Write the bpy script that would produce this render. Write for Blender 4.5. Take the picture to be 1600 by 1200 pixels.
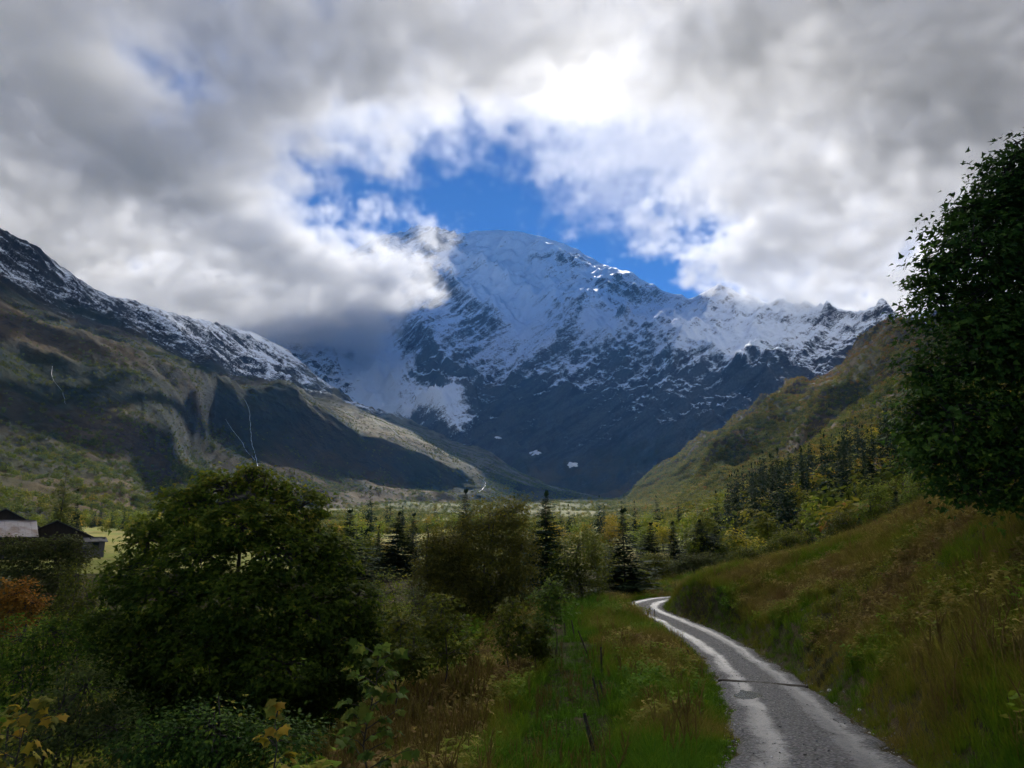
import bpy, bmesh, math, random
import numpy as np
from mathutils import Vector, Matrix

R = math.radians
scene = bpy.context.scene
for o in list(bpy.data.objects):
    bpy.data.objects.remove(o)

# ---------------------------------------------------------------- camera
# the eye is the origin; +Y runs up the valley, the road is 1.7 m below the eye
PITCH = R(11.4)
FPX = 1142.0
cam_data = bpy.data.cameras.new('camera')
cam_data.sensor_width = 36.0
cam_data.lens = 36.0 * FPX / 1600.0
cam_data.clip_start = 0.1
cam_data.clip_end = 60000.0
cam = bpy.data.objects.new('camera', cam_data)
scene.collection.objects.link(cam)
cam.location = (0, 0, 0)
cam.rotation_euler = (math.pi / 2 + PITCH, 0, 0)
scene.camera = cam

# ---------------------------------------------------------------- sky and sun
SUN_EL, SUN_AZ = R(33.6), R(5.4)          # azimuth from +Y towards +X
SUN_DIR = Vector((math.cos(SUN_EL) * math.sin(SUN_AZ), math.cos(SUN_EL) * math.cos(SUN_AZ), math.sin(SUN_EL)))
world = bpy.data.worlds.new('World')
scene.world = world
world.use_nodes = True
wt = world.node_tree
wt.nodes.clear()
sky = wt.nodes.new('ShaderNodeTexSky')
sky.sky_type = 'NISHITA'
sky.sun_disc = False
sky.sun_elevation = SUN_EL
sky.sun_rotation = SUN_AZ
sky.altitude = 1500
sky.air_density = 0.7
sky.dust_density = 0.0
sky.ozone_density = 4.0
bg = wt.nodes.new('ShaderNodeBackground')
bg.inputs['Strength'].default_value = 0.05
wo = wt.nodes.new('ShaderNodeOutputWorld')
tint = wt.nodes.new('ShaderNodeMix'); tint.data_type = 'RGBA'; tint.blend_type = 'MULTIPLY'
tint.inputs[0].default_value = 1.0; tint.inputs[7].default_value = (0.34, 0.72, 1.06, 1.0)      # clear mountain air: a deeper blue
wt.links.new(sky.outputs[0], tint.inputs[6])
wt.links.new(tint.outputs[2], bg.inputs[0])
wt.links.new(bg.outputs[0], wo.inputs[0])

sun_data = bpy.data.lights.new('sun', 'SUN')
sun_data.energy = 5.0
sun_data.angle = R(0.53)
sun_data.color = (1.0, 0.95, 0.87)
sun = bpy.data.objects.new('sun', sun_data)
scene.collection.objects.link(sun)
sun.rotation_euler = SUN_DIR.to_track_quat('Z', 'Y').to_euler()
sun.location = (0, 0, 50)

vs = scene.view_settings
vs.view_transform = 'Standard'
vs.look = 'None'
vs.exposure = 1.0
vs.gamma = 1.0
vs.use_curve_mapping = False

cy = scene.cycles
cy.use_denoising = True
cy.use_adaptive_sampling = True
cy.adaptive_threshold = 0.06
cy.max_bounces = 8
cy.diffuse_bounces = 2
cy.glossy_bounces = 2
cy.transmission_bounces = 3
cy.transparent_max_bounces = 8
cy.volume_bounces = 6
cy.volume_step_rate = 7.0
cy.volume_max_steps = 256
cy.use_light_tree = False
cy.caustics_reflective = False
cy.caustics_refractive = False

# ---------------------------------------------------------------- helpers
CP, SP = math.cos(PITCH), math.sin(PITCH)
def P(px, py, D):
    """The place D metres up the valley that shows at (px, py) of the 1600 x 1200 photograph."""
    xc, yc = (px - 800.0) / FPX, (600.0 - py) / FPX
    Y = CP - SP * yc
    return np.array((xc * D / Y, D, (SP + CP * yc) * D / Y))

def project(x, y, z):
    f = y * CP + z * SP
    u = -y * SP + z * CP
    return 800 + FPX * x / f, 600 - FPX * u / f

rng = np.random.default_rng(7)
_perm = np.random.default_rng(3).permutation(512).astype(np.int64)
_g2 = np.array([(math.cos(k * math.pi / 8), math.sin(k * math.pi / 8)) for k in range(16)])
def perlin(x, y, seed=0):
    x = np.asarray(x, dtype=np.float64) + seed * 17.31
    y = np.asarray(y, dtype=np.float64) + seed * 9.17
    xi, yi = np.floor(x).astype(np.int64), np.floor(y).astype(np.int64)
    xf, yf = x - xi, y - yi
    u, v = xf**3 * (xf * (xf * 6 - 15) + 10), yf**3 * (yf * (yf * 6 - 15) + 10)
    def g(ix, iy, dx, dy):
        h = _perm[(_perm[ix & 511] + iy) & 511] & 15
        return _g2[h, 0] * dx + _g2[h, 1] * dy
    a = g(xi, yi, xf, yf); b = g(xi + 1, yi, xf - 1, yf)
    c = g(xi, yi + 1, xf, yf - 1); d = g(xi + 1, yi + 1, xf - 1, yf - 1)
    return (a + u * (b - a)) * (1 - v) + (c + u * (d - c)) * v
def fbm(x, y, octaves=5, gain=0.5, seed=0):
    s, a = 0.0, 1.0
    for k in range(octaves):
        s = s + a * perlin(x * 2**k, y * 2**k, seed + k)
        a *= gain
    return s * 1.4
def ridged(x, y, octaves=5, gain=0.5, seed=0):
    s, a, w = 0.0, 1.0, 1.0
    for k in range(octaves):
        n = 1.0 - np.abs(perlin(x * 2.03**k, y * 2.03**k, seed + k)) * 2.0
        n = n * n * w
        s = s + a * n
        w = np.clip(n * 1.6, 0.15, 1)
        a *= gain
    return s
def smooth(a, b, x):
    t = np.clip((np.asarray(x, dtype=np.float64) - a) / (b - a), 0, 1)
    return t * t * (3 - 2 * t)

def link(o):
    scene.collection.objects.link(o)
    return o
def tag(o, label=None, cat=None, group=None, kind=None):
    if label: o['label'] = label
    if cat: o['category'] = cat
    if group: o['group'] = group
    if kind: o['kind'] = kind
    return o
def mesh_np(name, verts, faces, mat=None, smooth_shade=False, mats=None, mat_index=None):
    """verts (n,3); faces: (m,3) or (m,4) int array, or a list of such arrays."""
    me = bpy.data.meshes.new(name)
    verts = np.asarray(verts, dtype=np.float32)
    fl = faces if isinstance(faces, list) else [faces]
    fl = [np.asarray(f, dtype=np.int32) for f in fl if len(f)]
    nl = sum(f.size for f in fl); nf = sum(len(f) for f in fl)
    me.vertices.add(len(verts)); me.vertices.foreach_set('co', verts.ravel())
    me.loops.add(nl); me.polygons.add(nf)
    me.loops.foreach_set('vertex_index', np.concatenate([f.ravel() for f in fl]))
    tot = np.concatenate([np.full(len(f), f.shape[1], dtype=np.int32) for f in fl])
    st = np.concatenate(([0], np.cumsum(tot)[:-1])).astype(np.int32)
    me.polygons.foreach_set('loop_start', st)
    if mat_index is not None:
        me.polygons.foreach_set('material_index', np.asarray(mat_index, dtype=np.int32))
    if smooth_shade:
        me.polygons.foreach_set('use_smooth', np.ones(nf, dtype=bool))
    me.update(calc_edges=True)
    for m in (mats or ([mat] if mat else [])):
        me.materials.append(m)
    return me
def obj(name, me, parent=None):
    o = bpy.data.objects.new(name, me)
    link(o)
    if parent is not None: o.parent = parent
    return o
def empty(name, loc=(0, 0, 0), rz=0.0):
    o = bpy.data.objects.new(name, None)
    o.empty_display_size = 0.3
    link(o); o.location = loc; o.rotation_euler = (0, 0, rz)
    return o
def copy_tree(o, parent=None):
    c = o.copy(); link(c)
    if parent is not None: c.parent = parent
    for ch in list(o.children): copy_tree(ch, c)
    return c
def grid_faces(nu, nv):
    i = np.arange(nu - 1)[:, None] * nv + np.arange(nv - 1)[None, :]
    i = i.ravel()
    return np.stack((i, i + nv, i + nv + 1, i + 1), axis=1)

class NT:
    """Small wrapper to write shader trees."""
    def __init__(self, name):
        self.m = bpy.data.materials.new(name)
        self.m.use_nodes = True
        self.t = self.m.node_tree
        self.t.nodes.clear()
        self.out = self.n('ShaderNodeOutputMaterial')
    def n(self, kind, **kw):
        nd = self.t.nodes.new(kind)
        for k, v in kw.items(): setattr(nd, k, v)
        return nd
    def l(self, a, b): self.t.links.new(a, b)
    def put(self, sock, v):
        if isinstance(v, bpy.types.NodeSocket): self.l(v, sock)
        elif v is not None: sock.default_value = v
    def math(self, op, a, b=None, c=None, clamp=False):
        nd = self.n('ShaderNodeMath', operation=op, use_clamp=clamp)
        self.put(nd.inputs[0], a)
        if b is not None: self.put(nd.inputs[1], b)
        if c is not None: self.put(nd.inputs[2], c)
        return nd.outputs[0]
    def vmath(self, op, a, b=None):
        nd = self.n('ShaderNodeVectorMath', operation=op)
        self.put(nd.inputs[0], a)
        if b is not None: self.put(nd.inputs[1], b)
        return nd.outputs[0]
    def pos(self):
        return self.n('ShaderNodeNewGeometry').outputs['Position']
    def noise(self, vec, scale, detail=5.0, rough=0.5, dist=0.0, kind='FBM'):
        nd = self.n('ShaderNodeTexNoise')
        nd.noise_type = kind
        self.put(nd.inputs['Vector'], vec)
        nd.inputs['Scale'].default_value = scale
        nd.inputs['Detail'].default_value = detail
        nd.inputs['Roughness'].default_value = rough
        nd.inputs['Distortion'].default_value = dist
        return nd.outputs[0]
    def scalev(self, vec, s):
        nd = self.n('ShaderNodeMapping')
        self.put(nd.inputs[0], vec)
        nd.inputs['Scale'].default_value = s
        return nd
    def map(self, v, a, b, c=0.0, d=1.0, smooth_=True):
        nd = self.n('ShaderNodeMapRange', clamp=True)
        nd.interpolation_type = 'SMOOTHSTEP' if smooth_ else 'LINEAR'
        self.put(nd.inputs[0], v)
        for k, x in enumerate((a, b, c, d)): self.put(nd.inputs[k + 1], x)
        return nd.outputs[0]
    def mix(self, f, a, b, mode='MIX'):
        nd = self.n('ShaderNodeMix', data_type='RGBA', blend_type=mode)
        nd.clamp_factor = True
        self.put(nd.inputs[0], f)
        for s, v in ((nd.inputs[6], a), (nd.inputs[7], b)):
            self.put(s, (*v, 1.0) if isinstance(v, tuple) and len(v) == 3 else v)
        return nd.outputs[2]
    def ramp(self, f, stops):
        nd = self.n('ShaderNodeValToRGB')
        self.put(nd.inputs[0], f)
        el = nd.color_ramp.elements
        while len(el) < len(stops): el.new(0.5)
        for e, (p, c) in zip(el, stops):
            e.position = p; e.color = (*c, 1.0)
        return nd.outputs[0]
    def bump(self, h, strength=0.5, dist=1.0, normal=None):
        nd = self.n('ShaderNodeBump')
        nd.inputs['Strength'].default_value = strength
        nd.inputs['Distance'].default_value = dist
        self.put(nd.inputs['Height'], h)
        if normal is not None: self.l(normal, nd.inputs['Normal'])
        return nd.outputs[0]
    def pbr(self, color, rough=0.9, normal=None, spec=0.3, **kw):
        nd = self.n('ShaderNodeBsdfPrincipled')
        self.put(nd.inputs['Base Color'], (*color, 1.0) if isinstance(color, tuple) and len(color) == 3 else color)
        self.put(nd.inputs['Roughness'], rough)
        self.put(nd.inputs['Specular IOR Level'], spec)
        if normal is not None: self.l(normal, nd.inputs['Normal'])
        for k, v in kw.items(): self.put(nd.inputs[k], v)
        return nd.outputs[0]
    def done(self, shader):
        self.l(shader, self.out.inputs['Surface'])
        return self.m

# ---------------------------------------------------------------- terrain
def layer(lines, a_lo, a_hi, nu, rows, foot=None):
    """Loft a hillside through lines given foot to crest as (px, py, D); columns run away from the eye
    at equal azimuth, so each is a true profile of the ground. Returns X, Y, Z grids (nu, nv)."""
    a = np.linspace(a_lo, a_hi, nu)
    Ys, Zs = [], []
    for ln in lines:
        p = np.array([P(*q) for q in ln])
        az = p[:, 0] / p[:, 1]
        o = np.argsort(az)
        Ys.append(np.interp(a, az[o], p[o, 1])); Zs.append(np.interp(a, az[o], p[o, 2]))
    if foot is not None:                       # the foot runs out under the valley floor
        Zs[0] = np.minimum(Zs[0], foot(a * Ys[0], Ys[0]) - 4.0)
    Ys.insert(0, Ys[0] - 25.0); Zs.insert(0, Zs[0] - 60.0)
    rows = [6] + rows
    Ys, Zs = np.array(Ys), np.array(Zs)
    ker = np.hanning(9); ker /= ker.sum()
    for k in range(len(Ys)):                   # soften the corners between control points
        for arr in (Ys, Zs):
            arr[k] = np.convolve(np.pad(arr[k], 4, mode='edge'), ker, 'valid')
    t_ctrl = np.cumsum([0] + rows)
    nv = sum(rows) + 1
    t = np.arange(nv)
    # Catmull-Rom along each column
    def cr(V):
        out = np.zeros((nu, nv))
        n = len(V)
        for s in range(n - 1):
            p0, p1, p2, p3 = V[max(s - 1, 0)], V[s], V[s + 1], V[min(s + 2, n - 1)]
            m1 = (p2 - p0) * 0.5 * (1 if s else 1.0); m2 = (p3 - p1) * 0.5
            # keep it monotone-ish
            d = p2 - p1
            m1 = np.where(m1 * d < 0, 0, np.sign(m1) * np.minimum(np.abs(m1), 2.2 * np.abs(d)))
            m2 = np.where(m2 * d < 0, 0, np.sign(m2) * np.minimum(np.abs(m2), 2.2 * np.abs(d)))
            i0, i1 = t_ctrl[s], t_ctrl[s + 1]
            f = ((t[i0:i1 + 1] - i0) / (i1 - i0))[None, :]
            out[:, i0:i1 + 1] = ((2 * f**3 - 3 * f**2 + 1) * p1[:, None] + (f**3 - 2 * f**2 + f) * m1[:, None]
                                 + (-2 * f**3 + 3 * f**2) * p2[:, None] + (f**3 - f**2) * m2[:, None])
        return out
    Y, Z = cr(Ys), cr(Zs)
    return a[:, None] * Y, Y, Z
def on_grid(X, Y, Z, pts, lo=0, hi=None):
    """World x, y of the grid places that show at the given photo points."""
    px, py = project(X[:, lo:hi], Y[:, lo:hi], Z[:, lo:hi])
    out = []
    for q in pts:
        k = np.argmin((px - q[0])**2 + (py - q[1])**2)
        out.append((X[:, lo:hi].ravel()[k], Y[:, lo:hi].ravel()[k]))
    return np.array(out)
def dist_poly(X, Y, pl):
    """Distance to a polyline, and the share of its length at the nearest place."""
    d = np.full(X.shape, 1e9); s = np.zeros(X.shape)
    n = len(pl) - 1
    for k in range(n):
        ax, ay = pl[k]; bx, by = pl[k + 1]
        L = (bx - ax)**2 + (by - ay)**2 + 1e-9
        t = np.clip(((X - ax) * (bx - ax) + (Y - ay) * (by - ay)) / L, 0, 1)
        dd = np.hypot(X - ax - t * (bx - ax), Y - ay - t * (by - ay))
        m = dd < d
        d = np.where(m, dd, d); s = np.where(m, (k + t) / n, s)
    return d, s
def ridge(X, Y, Z, pts, h, w, lo=0, hi=None, taper=True):
    pl = on_grid(X, Y, Z, pts, lo, hi)
    d, s = dist_poly(X, Y, pl)
    e = np.sin(np.clip(s, 0.02, 0.98) * math.pi)**0.5 if taper else 1.0
    return h * e * np.exp(-(d / w)**1.2)
def terrain_obj(name, X, Y, Z, mat, label=None):
    nu, nv = X.shape
    me = mesh_np(name, np.stack((X.ravel(), Y.ravel(), Z.ravel()), axis=1), grid_faces(nu, nv), mat, True)
    o = obj(name, me)
    tag(o, label, kind='structure')
    return o

# ---- materials of the ground
def mat_mountain(name, snowline, veg_top, veg_a, veg_b, rock_a, rock_b, strata=0.6):
    t = NT(name)
    p = t.pos()
    geo = t.n('ShaderNodeNewGeometry')
    sx = t.n('ShaderNodeSeparateXYZ'); t.l(p, sx.inputs[0])
    z = sx.outputs[2]
    ca, sa = math.cos(strata), math.sin(strata)
    al = t.math('ADD', t.math('MULTIPLY', sx.outputs[0], ca), t.math('MULTIPLY', z, sa))
    pe = t.math('SUBTRACT', t.math('MULTIPLY', z, ca), t.math('MULTIPLY', sx.outputs[0], sa))
    cv = t.n('ShaderNodeCombineXYZ')
    t.put(cv.inputs[0], t.math('MULTIPLY', al, 0.0045)); t.put(cv.inputs[1], t.math('MULTIPLY', sx.outputs[1], 0.006)); t.put(cv.inputs[2], t.math('MULTIPLY', pe, 0.022))
    streak = t.noise(cv.outputs[0], 1.0, 9.0, 0.64, 0.5)
    n_big = t.noise(p, 0.004, 6.0, 0.55)
    n_mid = t.noise(p, 0.022, 7.0, 0.62)
    n_fine = t.noise(p, 0.10, 8.0, 0.72)
    h = t.math('ADD', t.math('MULTIPLY', n_mid, 10.0), t.math('ADD', t.math('MULTIPLY', n_fine, 3.0), t.math('MULTIPLY', streak, 14.0)))
    nb = t.bump(h, 1.0, 1.0)
    nz = t.n('ShaderNodeSeparateXYZ'); t.l(nb, nz.inputs[0])
    flat = nz.outputs[2]
    rock = t.mix(t.map(n_fine, 0.35, 0.65), rock_a, rock_b)
    rock = t.mix(t.map(streak, 0.42, 0.62), rock, (rock_a[0] * 0.55, rock_a[1] * 0.55, rock_a[2] * 0.6))
    veg = t.mix(t.map(n_mid, 0.38, 0.62), veg_a, veg_b)
    veg = t.mix(t.map(n_big, 0.42, 0.64), veg, (0.070, 0.048, 0.020))
    vz = t.math('ADD', z, t.math('MULTIPLY', t.math('SUBTRACT', n_big, 0.5), 500.0))
    f_veg = t.math('MULTIPLY', t.map(vz, veg_top - 90, veg_top + 60, 1.0, 0.0), t.map(flat, 0.22, 0.48))
    ground = t.mix(f_veg, rock, veg)
    pale = t.n('ShaderNodeAttribute', attribute_name='pale').outputs['Fac']
    ground = t.mix(t.math('MULTIPLY', pale, t.map(n_mid, 0.30, 0.62)), ground, (0.150, 0.140, 0.095))
    # fresh snow: above the snow line, where the rock is not too steep, dusted by fine relief
    bare = t.n('ShaderNodeAttribute', attribute_name='bare').outputs['Fac']
    tn = t.n('ShaderNodeSeparateXYZ'); t.l(geo.outputs['Normal'], tn.inputs[0])
    slope = t.math('ADD', t.math('MULTIPLY', tn.outputs[2], 0.55), t.math('ADD', 0.13, t.math('MULTIPLY', flat, 0.28)))
    sz = t.math('ADD', z, t.math('ADD', t.math('MULTIPLY', t.math('SUBTRACT', n_mid, 0.5), 170.0), t.math('MULTIPLY', t.math('SUBTRACT', n_big, 0.5), 240.0)))
    alt = t.map(sz, snowline - 60, snowline + 600, -0.24, 0.28, False)
    tex = t.math('ADD', t.math('MULTIPLY', t.math('SUBTRACT', streak, 0.5), 1.1), t.math('ADD', t.math('MULTIPLY', t.math('SUBTRACT', n_fine, 0.5), 0.95), t.math('MULTIPLY', t.math('SUBTRACT', n_mid, 0.5), 0.45)))
    sn = t.math('SUBTRACT', t.math('ADD', t.math('ADD', slope, alt), tex), bare)
    f_snow = t.math('MULTIPLY', t.map(sn, 0.58, 0.86), t.map(t.math('SUBTRACT', sz, t.math('MULTIPLY', bare, 330.0)), snowline - 90, snowline + 30))
    col = t.mix(f_snow, ground, (0.74, 0.80, 0.89))  # blue of skylit shade mixed into the snow colour
    nb2 = t.bump(h, 0.75, 1.0)
    return t.done(t.pbr(col, t.map(f_snow, 0, 1, 0.95, 0.6), nb2, t.map(f_snow, 0, 1, 0.04, 0.25)))

M_WALL = mat_mountain('snowy_rock', 440, 330, (0.020, 0.024, 0.014), (0.032, 0.030, 0.016), (0.030, 0.032, 0.037), (0.070, 0.070, 0.072))
M_LEFT = mat_mountain('alpine_slope', 500, 470, (0.012, 0.018, 0.007), (0.021, 0.025, 0.009), (0.017, 0.019, 0.020), (0.034, 0.035, 0.030), -0.55)  # tones darkened, partly standing in for cloud shade on this flank
M_RIGHT = mat_mountain('wooded_slope', 700, 520, (0.034, 0.040, 0.009), (0.058, 0.048, 0.013), (0.040, 0.032, 0.014), (0.064, 0.052, 0.022))
t = NT('valley_meadow')
p = t.pos()
n1, n2, n3 = t.noise(p, 0.006, 5.0, 0.55), t.noise(p, 0.035, 6.0, 0.6), t.noise(p, 0.6, 5.0, 0.6)
sx = t.n('ShaderNodeSeparateXYZ'); t.l(p, sx.inputs[0])
c = t.mix(t.map(n2, 0.40, 0.60), (0.130, 0.150, 0.026), (0.20, 0.175, 0.050))
c = t.mix(t.map(n1, 0.52, 0.66), c, (0.090, 0.120, 0.026))
c = t.mix(t.map(n3, 0.35, 0.7, 0.0, 0.5), c, (0.09, 0.085, 0.03))
far = t.mix(t.map(n2, 0.38, 0.60), (0.072, 0.082, 0.022), (0.125, 0.118, 0.048))
c = t.mix(t.map(sx.outputs[1], 700, 1300), c, far)
M_VALLEY = t.done(t.pbr(c, 0.95, t.bump(n3, 0.4, 0.3), 0.04))

# ---- the valley floor
def valley_z(x, y):
    z = np.interp(y, (20, 40, 75, 120, 190, 260, 400, 600, 900, 1200, 1600, 2000, 2400, 2900, 3300),
                  (-7.4, -7.2, -6.8, -6.0, -4.6, -3.2, -0.2, 4.5, 14, 27, 50, 73, 96, 118, 128))
    z = z + 0.9 * fbm(x / 60, y / 60, 4, 0.5, 11) * smooth(60, 200, y) + 6 * fbm(x / 240, y / 240, 5, 0.55, 12) * smooth(500, 1200, y) + 16 * np.abs(fbm(x / 420, y / 300, 4, 0.5, 13)) * smooth(1100, 2100, y)
    # slow rise to both sides
    z = z + 0.0009 * np.clip(-x - 90, 0, 400)**1.5 + 0.004 * np.clip(x - 60 - 0.10 * y, 0, 500)**1.4
    return z
a = np.linspace(-1.15, 1.0, 330)
Yv = np.concatenate((np.linspace(96, 300, 80), np.geomspace(303, 3300, 150)))
Xg, Yg = a[:, None] * Yv[None, :], np.repeat(Yv[None, :], len(a), axis=0)
Zg = valley_z(Xg, Yg)
terrain_obj('valley_floor', Xg, Yg, Zg, M_VALLEY, 'sunlit meadow on the valley floor')

# ---- left flank with the bench of the moraine and the cliff under it
L_LINES = [
    [(-500, 845, 260), (0, 828, 400), (100, 822, 460), (200, 816, 560), (260, 806, 700), (330, 800, 1000), (420, 792, 1250), (520, 784, 1400), (620, 777, 1580), (700, 770, 1700), (760, 766, 1800), (850, 774, 2200), (920, 783, 2450), (975, 790, 2600)],
    [(-500, 690, 600), (0, 705, 720), (100, 712, 800), (200, 728, 900), (260, 752, 1000), (330, 700, 1440), (420, 706, 1560), (520, 735, 1720), (620, 752, 1860), (700, 760, 1930), (760, 758, 2010), (850, 770, 2350), (920, 780, 2550), (975, 788, 2650)],
    [(-500, 540, 780), (0, 560, 930), (100, 575, 1020), (200, 580, 1150), (260, 588, 1270), (330, 596, 1490), (430, 606, 1680), (520, 642, 1800), (560, 668, 1850), (640, 694, 1950), (700, 723, 2000), (745, 742, 2080), (800, 757, 2250), (850, 766, 2450), (920, 777, 2650), (975, 786, 2700)],
    [(-500, 380, 950), (0, 445, 1220), (100, 485, 1380), (200, 522, 1560), (260, 544, 1740), (330, 566, 2080), (400, 592, 2500), (450, 600, 2620), (560, 632, 2900), (650, 664, 3000), (700, 692, 3000), (760, 706, 2900), (800, 734, 2820), (860, 759, 2780), (920, 773, 2760), (975, 784, 2760)],
    [(-500, 200, 1200), (0, 355, 1570), (30, 372, 1660), (60, 386, 1740), (110, 424, 1900), (160, 458, 2080), (200, 470, 2240), (260, 484, 2480), (330, 502, 2820), (400, 522, 3300), (450, 545, 3400), (500, 590, 3400), (560, 637, 3080), (650, 669, 3130), (700, 697, 3100), (760, 711, 3000), (800, 738, 2900), (860, 762, 2830), (920, 775, 2800), (975, 786, 2800)],
]
X, Y, Z = layer(L_LINES, -1.05, 0.152, 620, [50, 60, 60, 70], valley_z)
up = smooth(0, 700, Z)
rel = ridged(X / 520, Y / 520 + Z / 900, 6, 0.52, 21) - 0.9
fine = fbm(X / 60, Y / 60 + Z / 80, 5, 0.55, 22)
benchy = np.exp(-((np.arange(X.shape[1])[None, :] - 146) / 26.0)**2) * smooth(-0.30, -0.15, X / Y)   # bench: smoother
amp = (9 + 34 * up) * smooth(0, 26, np.arange(X.shape[1]))[None, :]
Z = Z + (rel * amp * (1 - 0.85 * smooth(205, 246, np.arange(X.shape[1]))[None, :]) + fine * (5 + 8 * up) * (1 - 0.6 * smooth(225, 246, np.arange(X.shape[1]))[None, :])) * (1 - 0.75 * benchy) * smooth(0.15, 0.03, X / Y)
Z += ridge(X, Y, Z, [(60, 470), (150, 560), (230, 660), (260, 745)], 20, 110)
Z += ridge(X, Y, Z, [(200, 520), (300, 610), (350, 690), (370, 750)], 18, 100)
Z -= ridge(X, Y, Z, [(300, 560), (385, 640), (395, 700), (402, 760)], 16, 45)
Z -= ridge(X, Y, Z, [(20, 520), (90, 590), (105, 640), (140, 720)], 18, 60)
o = terrain_obj('left_mountain', X, Y, Z, M_LEFT, 'dark alpine slope with snow on its ridge')
jj = np.arange(X.shape[1])[None, :]
pale = smooth(116, 132, jj) * smooth(-0.36, -0.22, X / Y) + 0.25 * smooth(60, 30, jj) * smooth(-0.30, -0.2, X / Y)
at = o.data.attributes.new('pale', 'FLOAT', 'POINT'); at.data.foreach_set('value', np.clip(pale, 0, 1).ravel().astype(np.float32))
LG = (X, Y, Z)

# ---- right spur
R_LINES = [
    [(930, 800, 1500), (975, 800, 1350), (1000, 802, 1100), (1050, 815, 620), (1100, 832, 360), (1150, 846, 230), (1200, 858, 170), (1300, 862, 125), (1400, 850, 105), (1600, 800, 82), (2200, 700, 60)],
    [(930, 795, 1750), (975, 793, 1700), (1000, 785, 1500), (1050, 787, 1000), (1100, 787, 740), (1150, 782, 580), (1200, 768, 480), (1300, 740, 380), (1400, 700, 320), (1500, 662, 290), (1600, 620, 265), (2200, 520, 200)],
    [(930, 792, 1950), (975, 787, 2000), (1000, 768, 1850), (1050, 756, 1500), (1100, 742, 1250), (1150, 726, 1080), (1200, 706, 960), (1300, 656, 820), (1400, 612, 730), (1600, 555, 630), (2200, 430, 500)],
    [(930, 788, 2150), (968, 778, 2280), (1000, 752, 2200), (1050, 716, 2050), (1100, 684, 1950), (1150, 653, 1850), (1200, 622, 1760), (1250, 592, 1700), (1300, 562, 1660), (1340, 534, 1640), (1370, 522, 1640), (1400, 515, 1640), (1500, 490, 1580), (1600, 470, 1500), (2200, 320, 1250)],
    [(930, 792, 2250), (968, 783, 2400), (1000, 760, 2340), (1050, 726, 2200), (1100, 694, 2110), (1150, 664, 2020), (1200, 633, 1930), (1250, 603, 1870), (1300, 573, 1820), (1340, 546, 1800), (1400, 528, 1800), (1500, 503, 1740), (1600, 483, 1660), (2200, 340, 1400)],
]
X, Y, Z = layer(R_LINES, 0.112, 1.25, 520, [50, 60, 80, 14])
v = np.arange(X.shape[1])[None, :]
amp = smooth(0, 60, v) * smooth(0.11, 0.17, X / Y)
rel = ridged(X / 330 + Z / 500, Y / 420, 6, 0.52, 31) - 0.9
Z = Z + amp * (rel * (10 + 30 * smooth(0, 500, Z)) + fbm(X / 40, Y / 40, 5, 0.55, 32) * (3 + 7 * smooth(0, 500, Z)))
# ribs that run down the spur, with gullies between
for pts, h, w in (([(1250, 630), (1170, 690), (1090, 770)], 40, 48), ([(1350, 610), (1290, 640), (1200, 720)], 36, 45), ([(1190, 668), (1120, 715), (1020, 775)], 26, 42)):
    Z += ridge(X, Y, Z, pts, h, w)
for pts, h, w in (([(1330, 600), (1220, 690), (1140, 770)], 38, 48), ([(1240, 620), (1140, 700), (1050, 780)], 34, 46)):
    Z -= ridge(X, Y, Z, pts, h, w)
terrain_obj('right_spur', X, Y, Z, M_RIGHT, 'wooded spur descending to the valley')
RG = (X, Y, Z)

# ---- head wall and summit
M_LINES = [
    [(250, 640, 3000), (380, 625, 3300), (450, 655, 3600), (540, 672, 3800), (640, 700, 3500), (700, 722, 3250), (760, 745, 3060), (800, 760, 2930), (860, 774, 2830), (900, 779, 2780), (960, 786, 2720), (1050, 792, 2600), (1150, 785, 2500), (1250, 775, 2400), (1400, 765, 2200), (1900, 750, 1900)],
    [(250, 590, 3150), (380, 580, 3500), (450, 600, 3800), (540, 626, 4150), (600, 636, 4150), (650, 652, 3850), (720, 676, 3600), (780, 690, 3400), (850, 690, 3200), (950, 690, 3050), (1050, 680, 2900), (1150, 660, 2780), (1250, 640, 2650), (1400, 620, 2480), (1900, 600, 2200)],
    [(250, 550, 3400), (380, 550, 3750), (450, 565, 4050), (540, 570, 4450), (600, 560, 4500), (700, 565, 4150), (760, 600, 3900), (850, 600, 3700), (950, 595, 3450), (1050, 585, 3200), (1150, 570, 3050), (1250, 555, 2920), (1400, 545, 2720), (1900, 530, 2400)],
    [(250, 500, 3700), (380, 505, 4000), (540, 490, 4800), (600, 460, 4850), (700, 455, 4750), (780, 465, 4600), (850, 470, 4450), (950, 495, 4000), (1050, 515, 3500), (1150, 510, 3330), (1250, 508, 3180), (1400, 512, 2930), (1900, 480, 2600)],
    [(250, 450, 4000), (380, 460, 4300), (500, 420, 5000), (560, 386, 5200), (600, 368, 5300), (640, 359, 5320), (655, 355, 5330), (668, 352, 5330), (690, 354, 5330), (703, 357, 5330), (718, 364, 5340), (740, 360, 5370), (800, 361, 5370), (850, 369, 5330), (900, 386, 5200), (925, 401, 5080), (950, 413, 4850), (985, 431, 4450), (1010, 440, 4250), (1040, 452, 4000), (1075, 462, 3850), (1100, 456, 3780), (1125, 448, 3760), (1150, 459, 3720), (1200, 471, 3620), (1300, 484, 3450), (1400, 490, 3200), (1900, 430, 2900)],
]
X, Y, Z = layer(M_LINES, -0.60, 1.0, 760, [50, 70, 90, 100], valley_z)
u0 = X / Y
v = np.arange(X.shape[1])[None, :]
edge = smooth(0, 40, v) * (1 - 0.72 * smooth(285, 315, v)) * (1 - 0.50 * smooth(282, 314, v) * smooth(0.32, 0.0, np.abs(u0 + 0.02) * 1.0))
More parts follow.
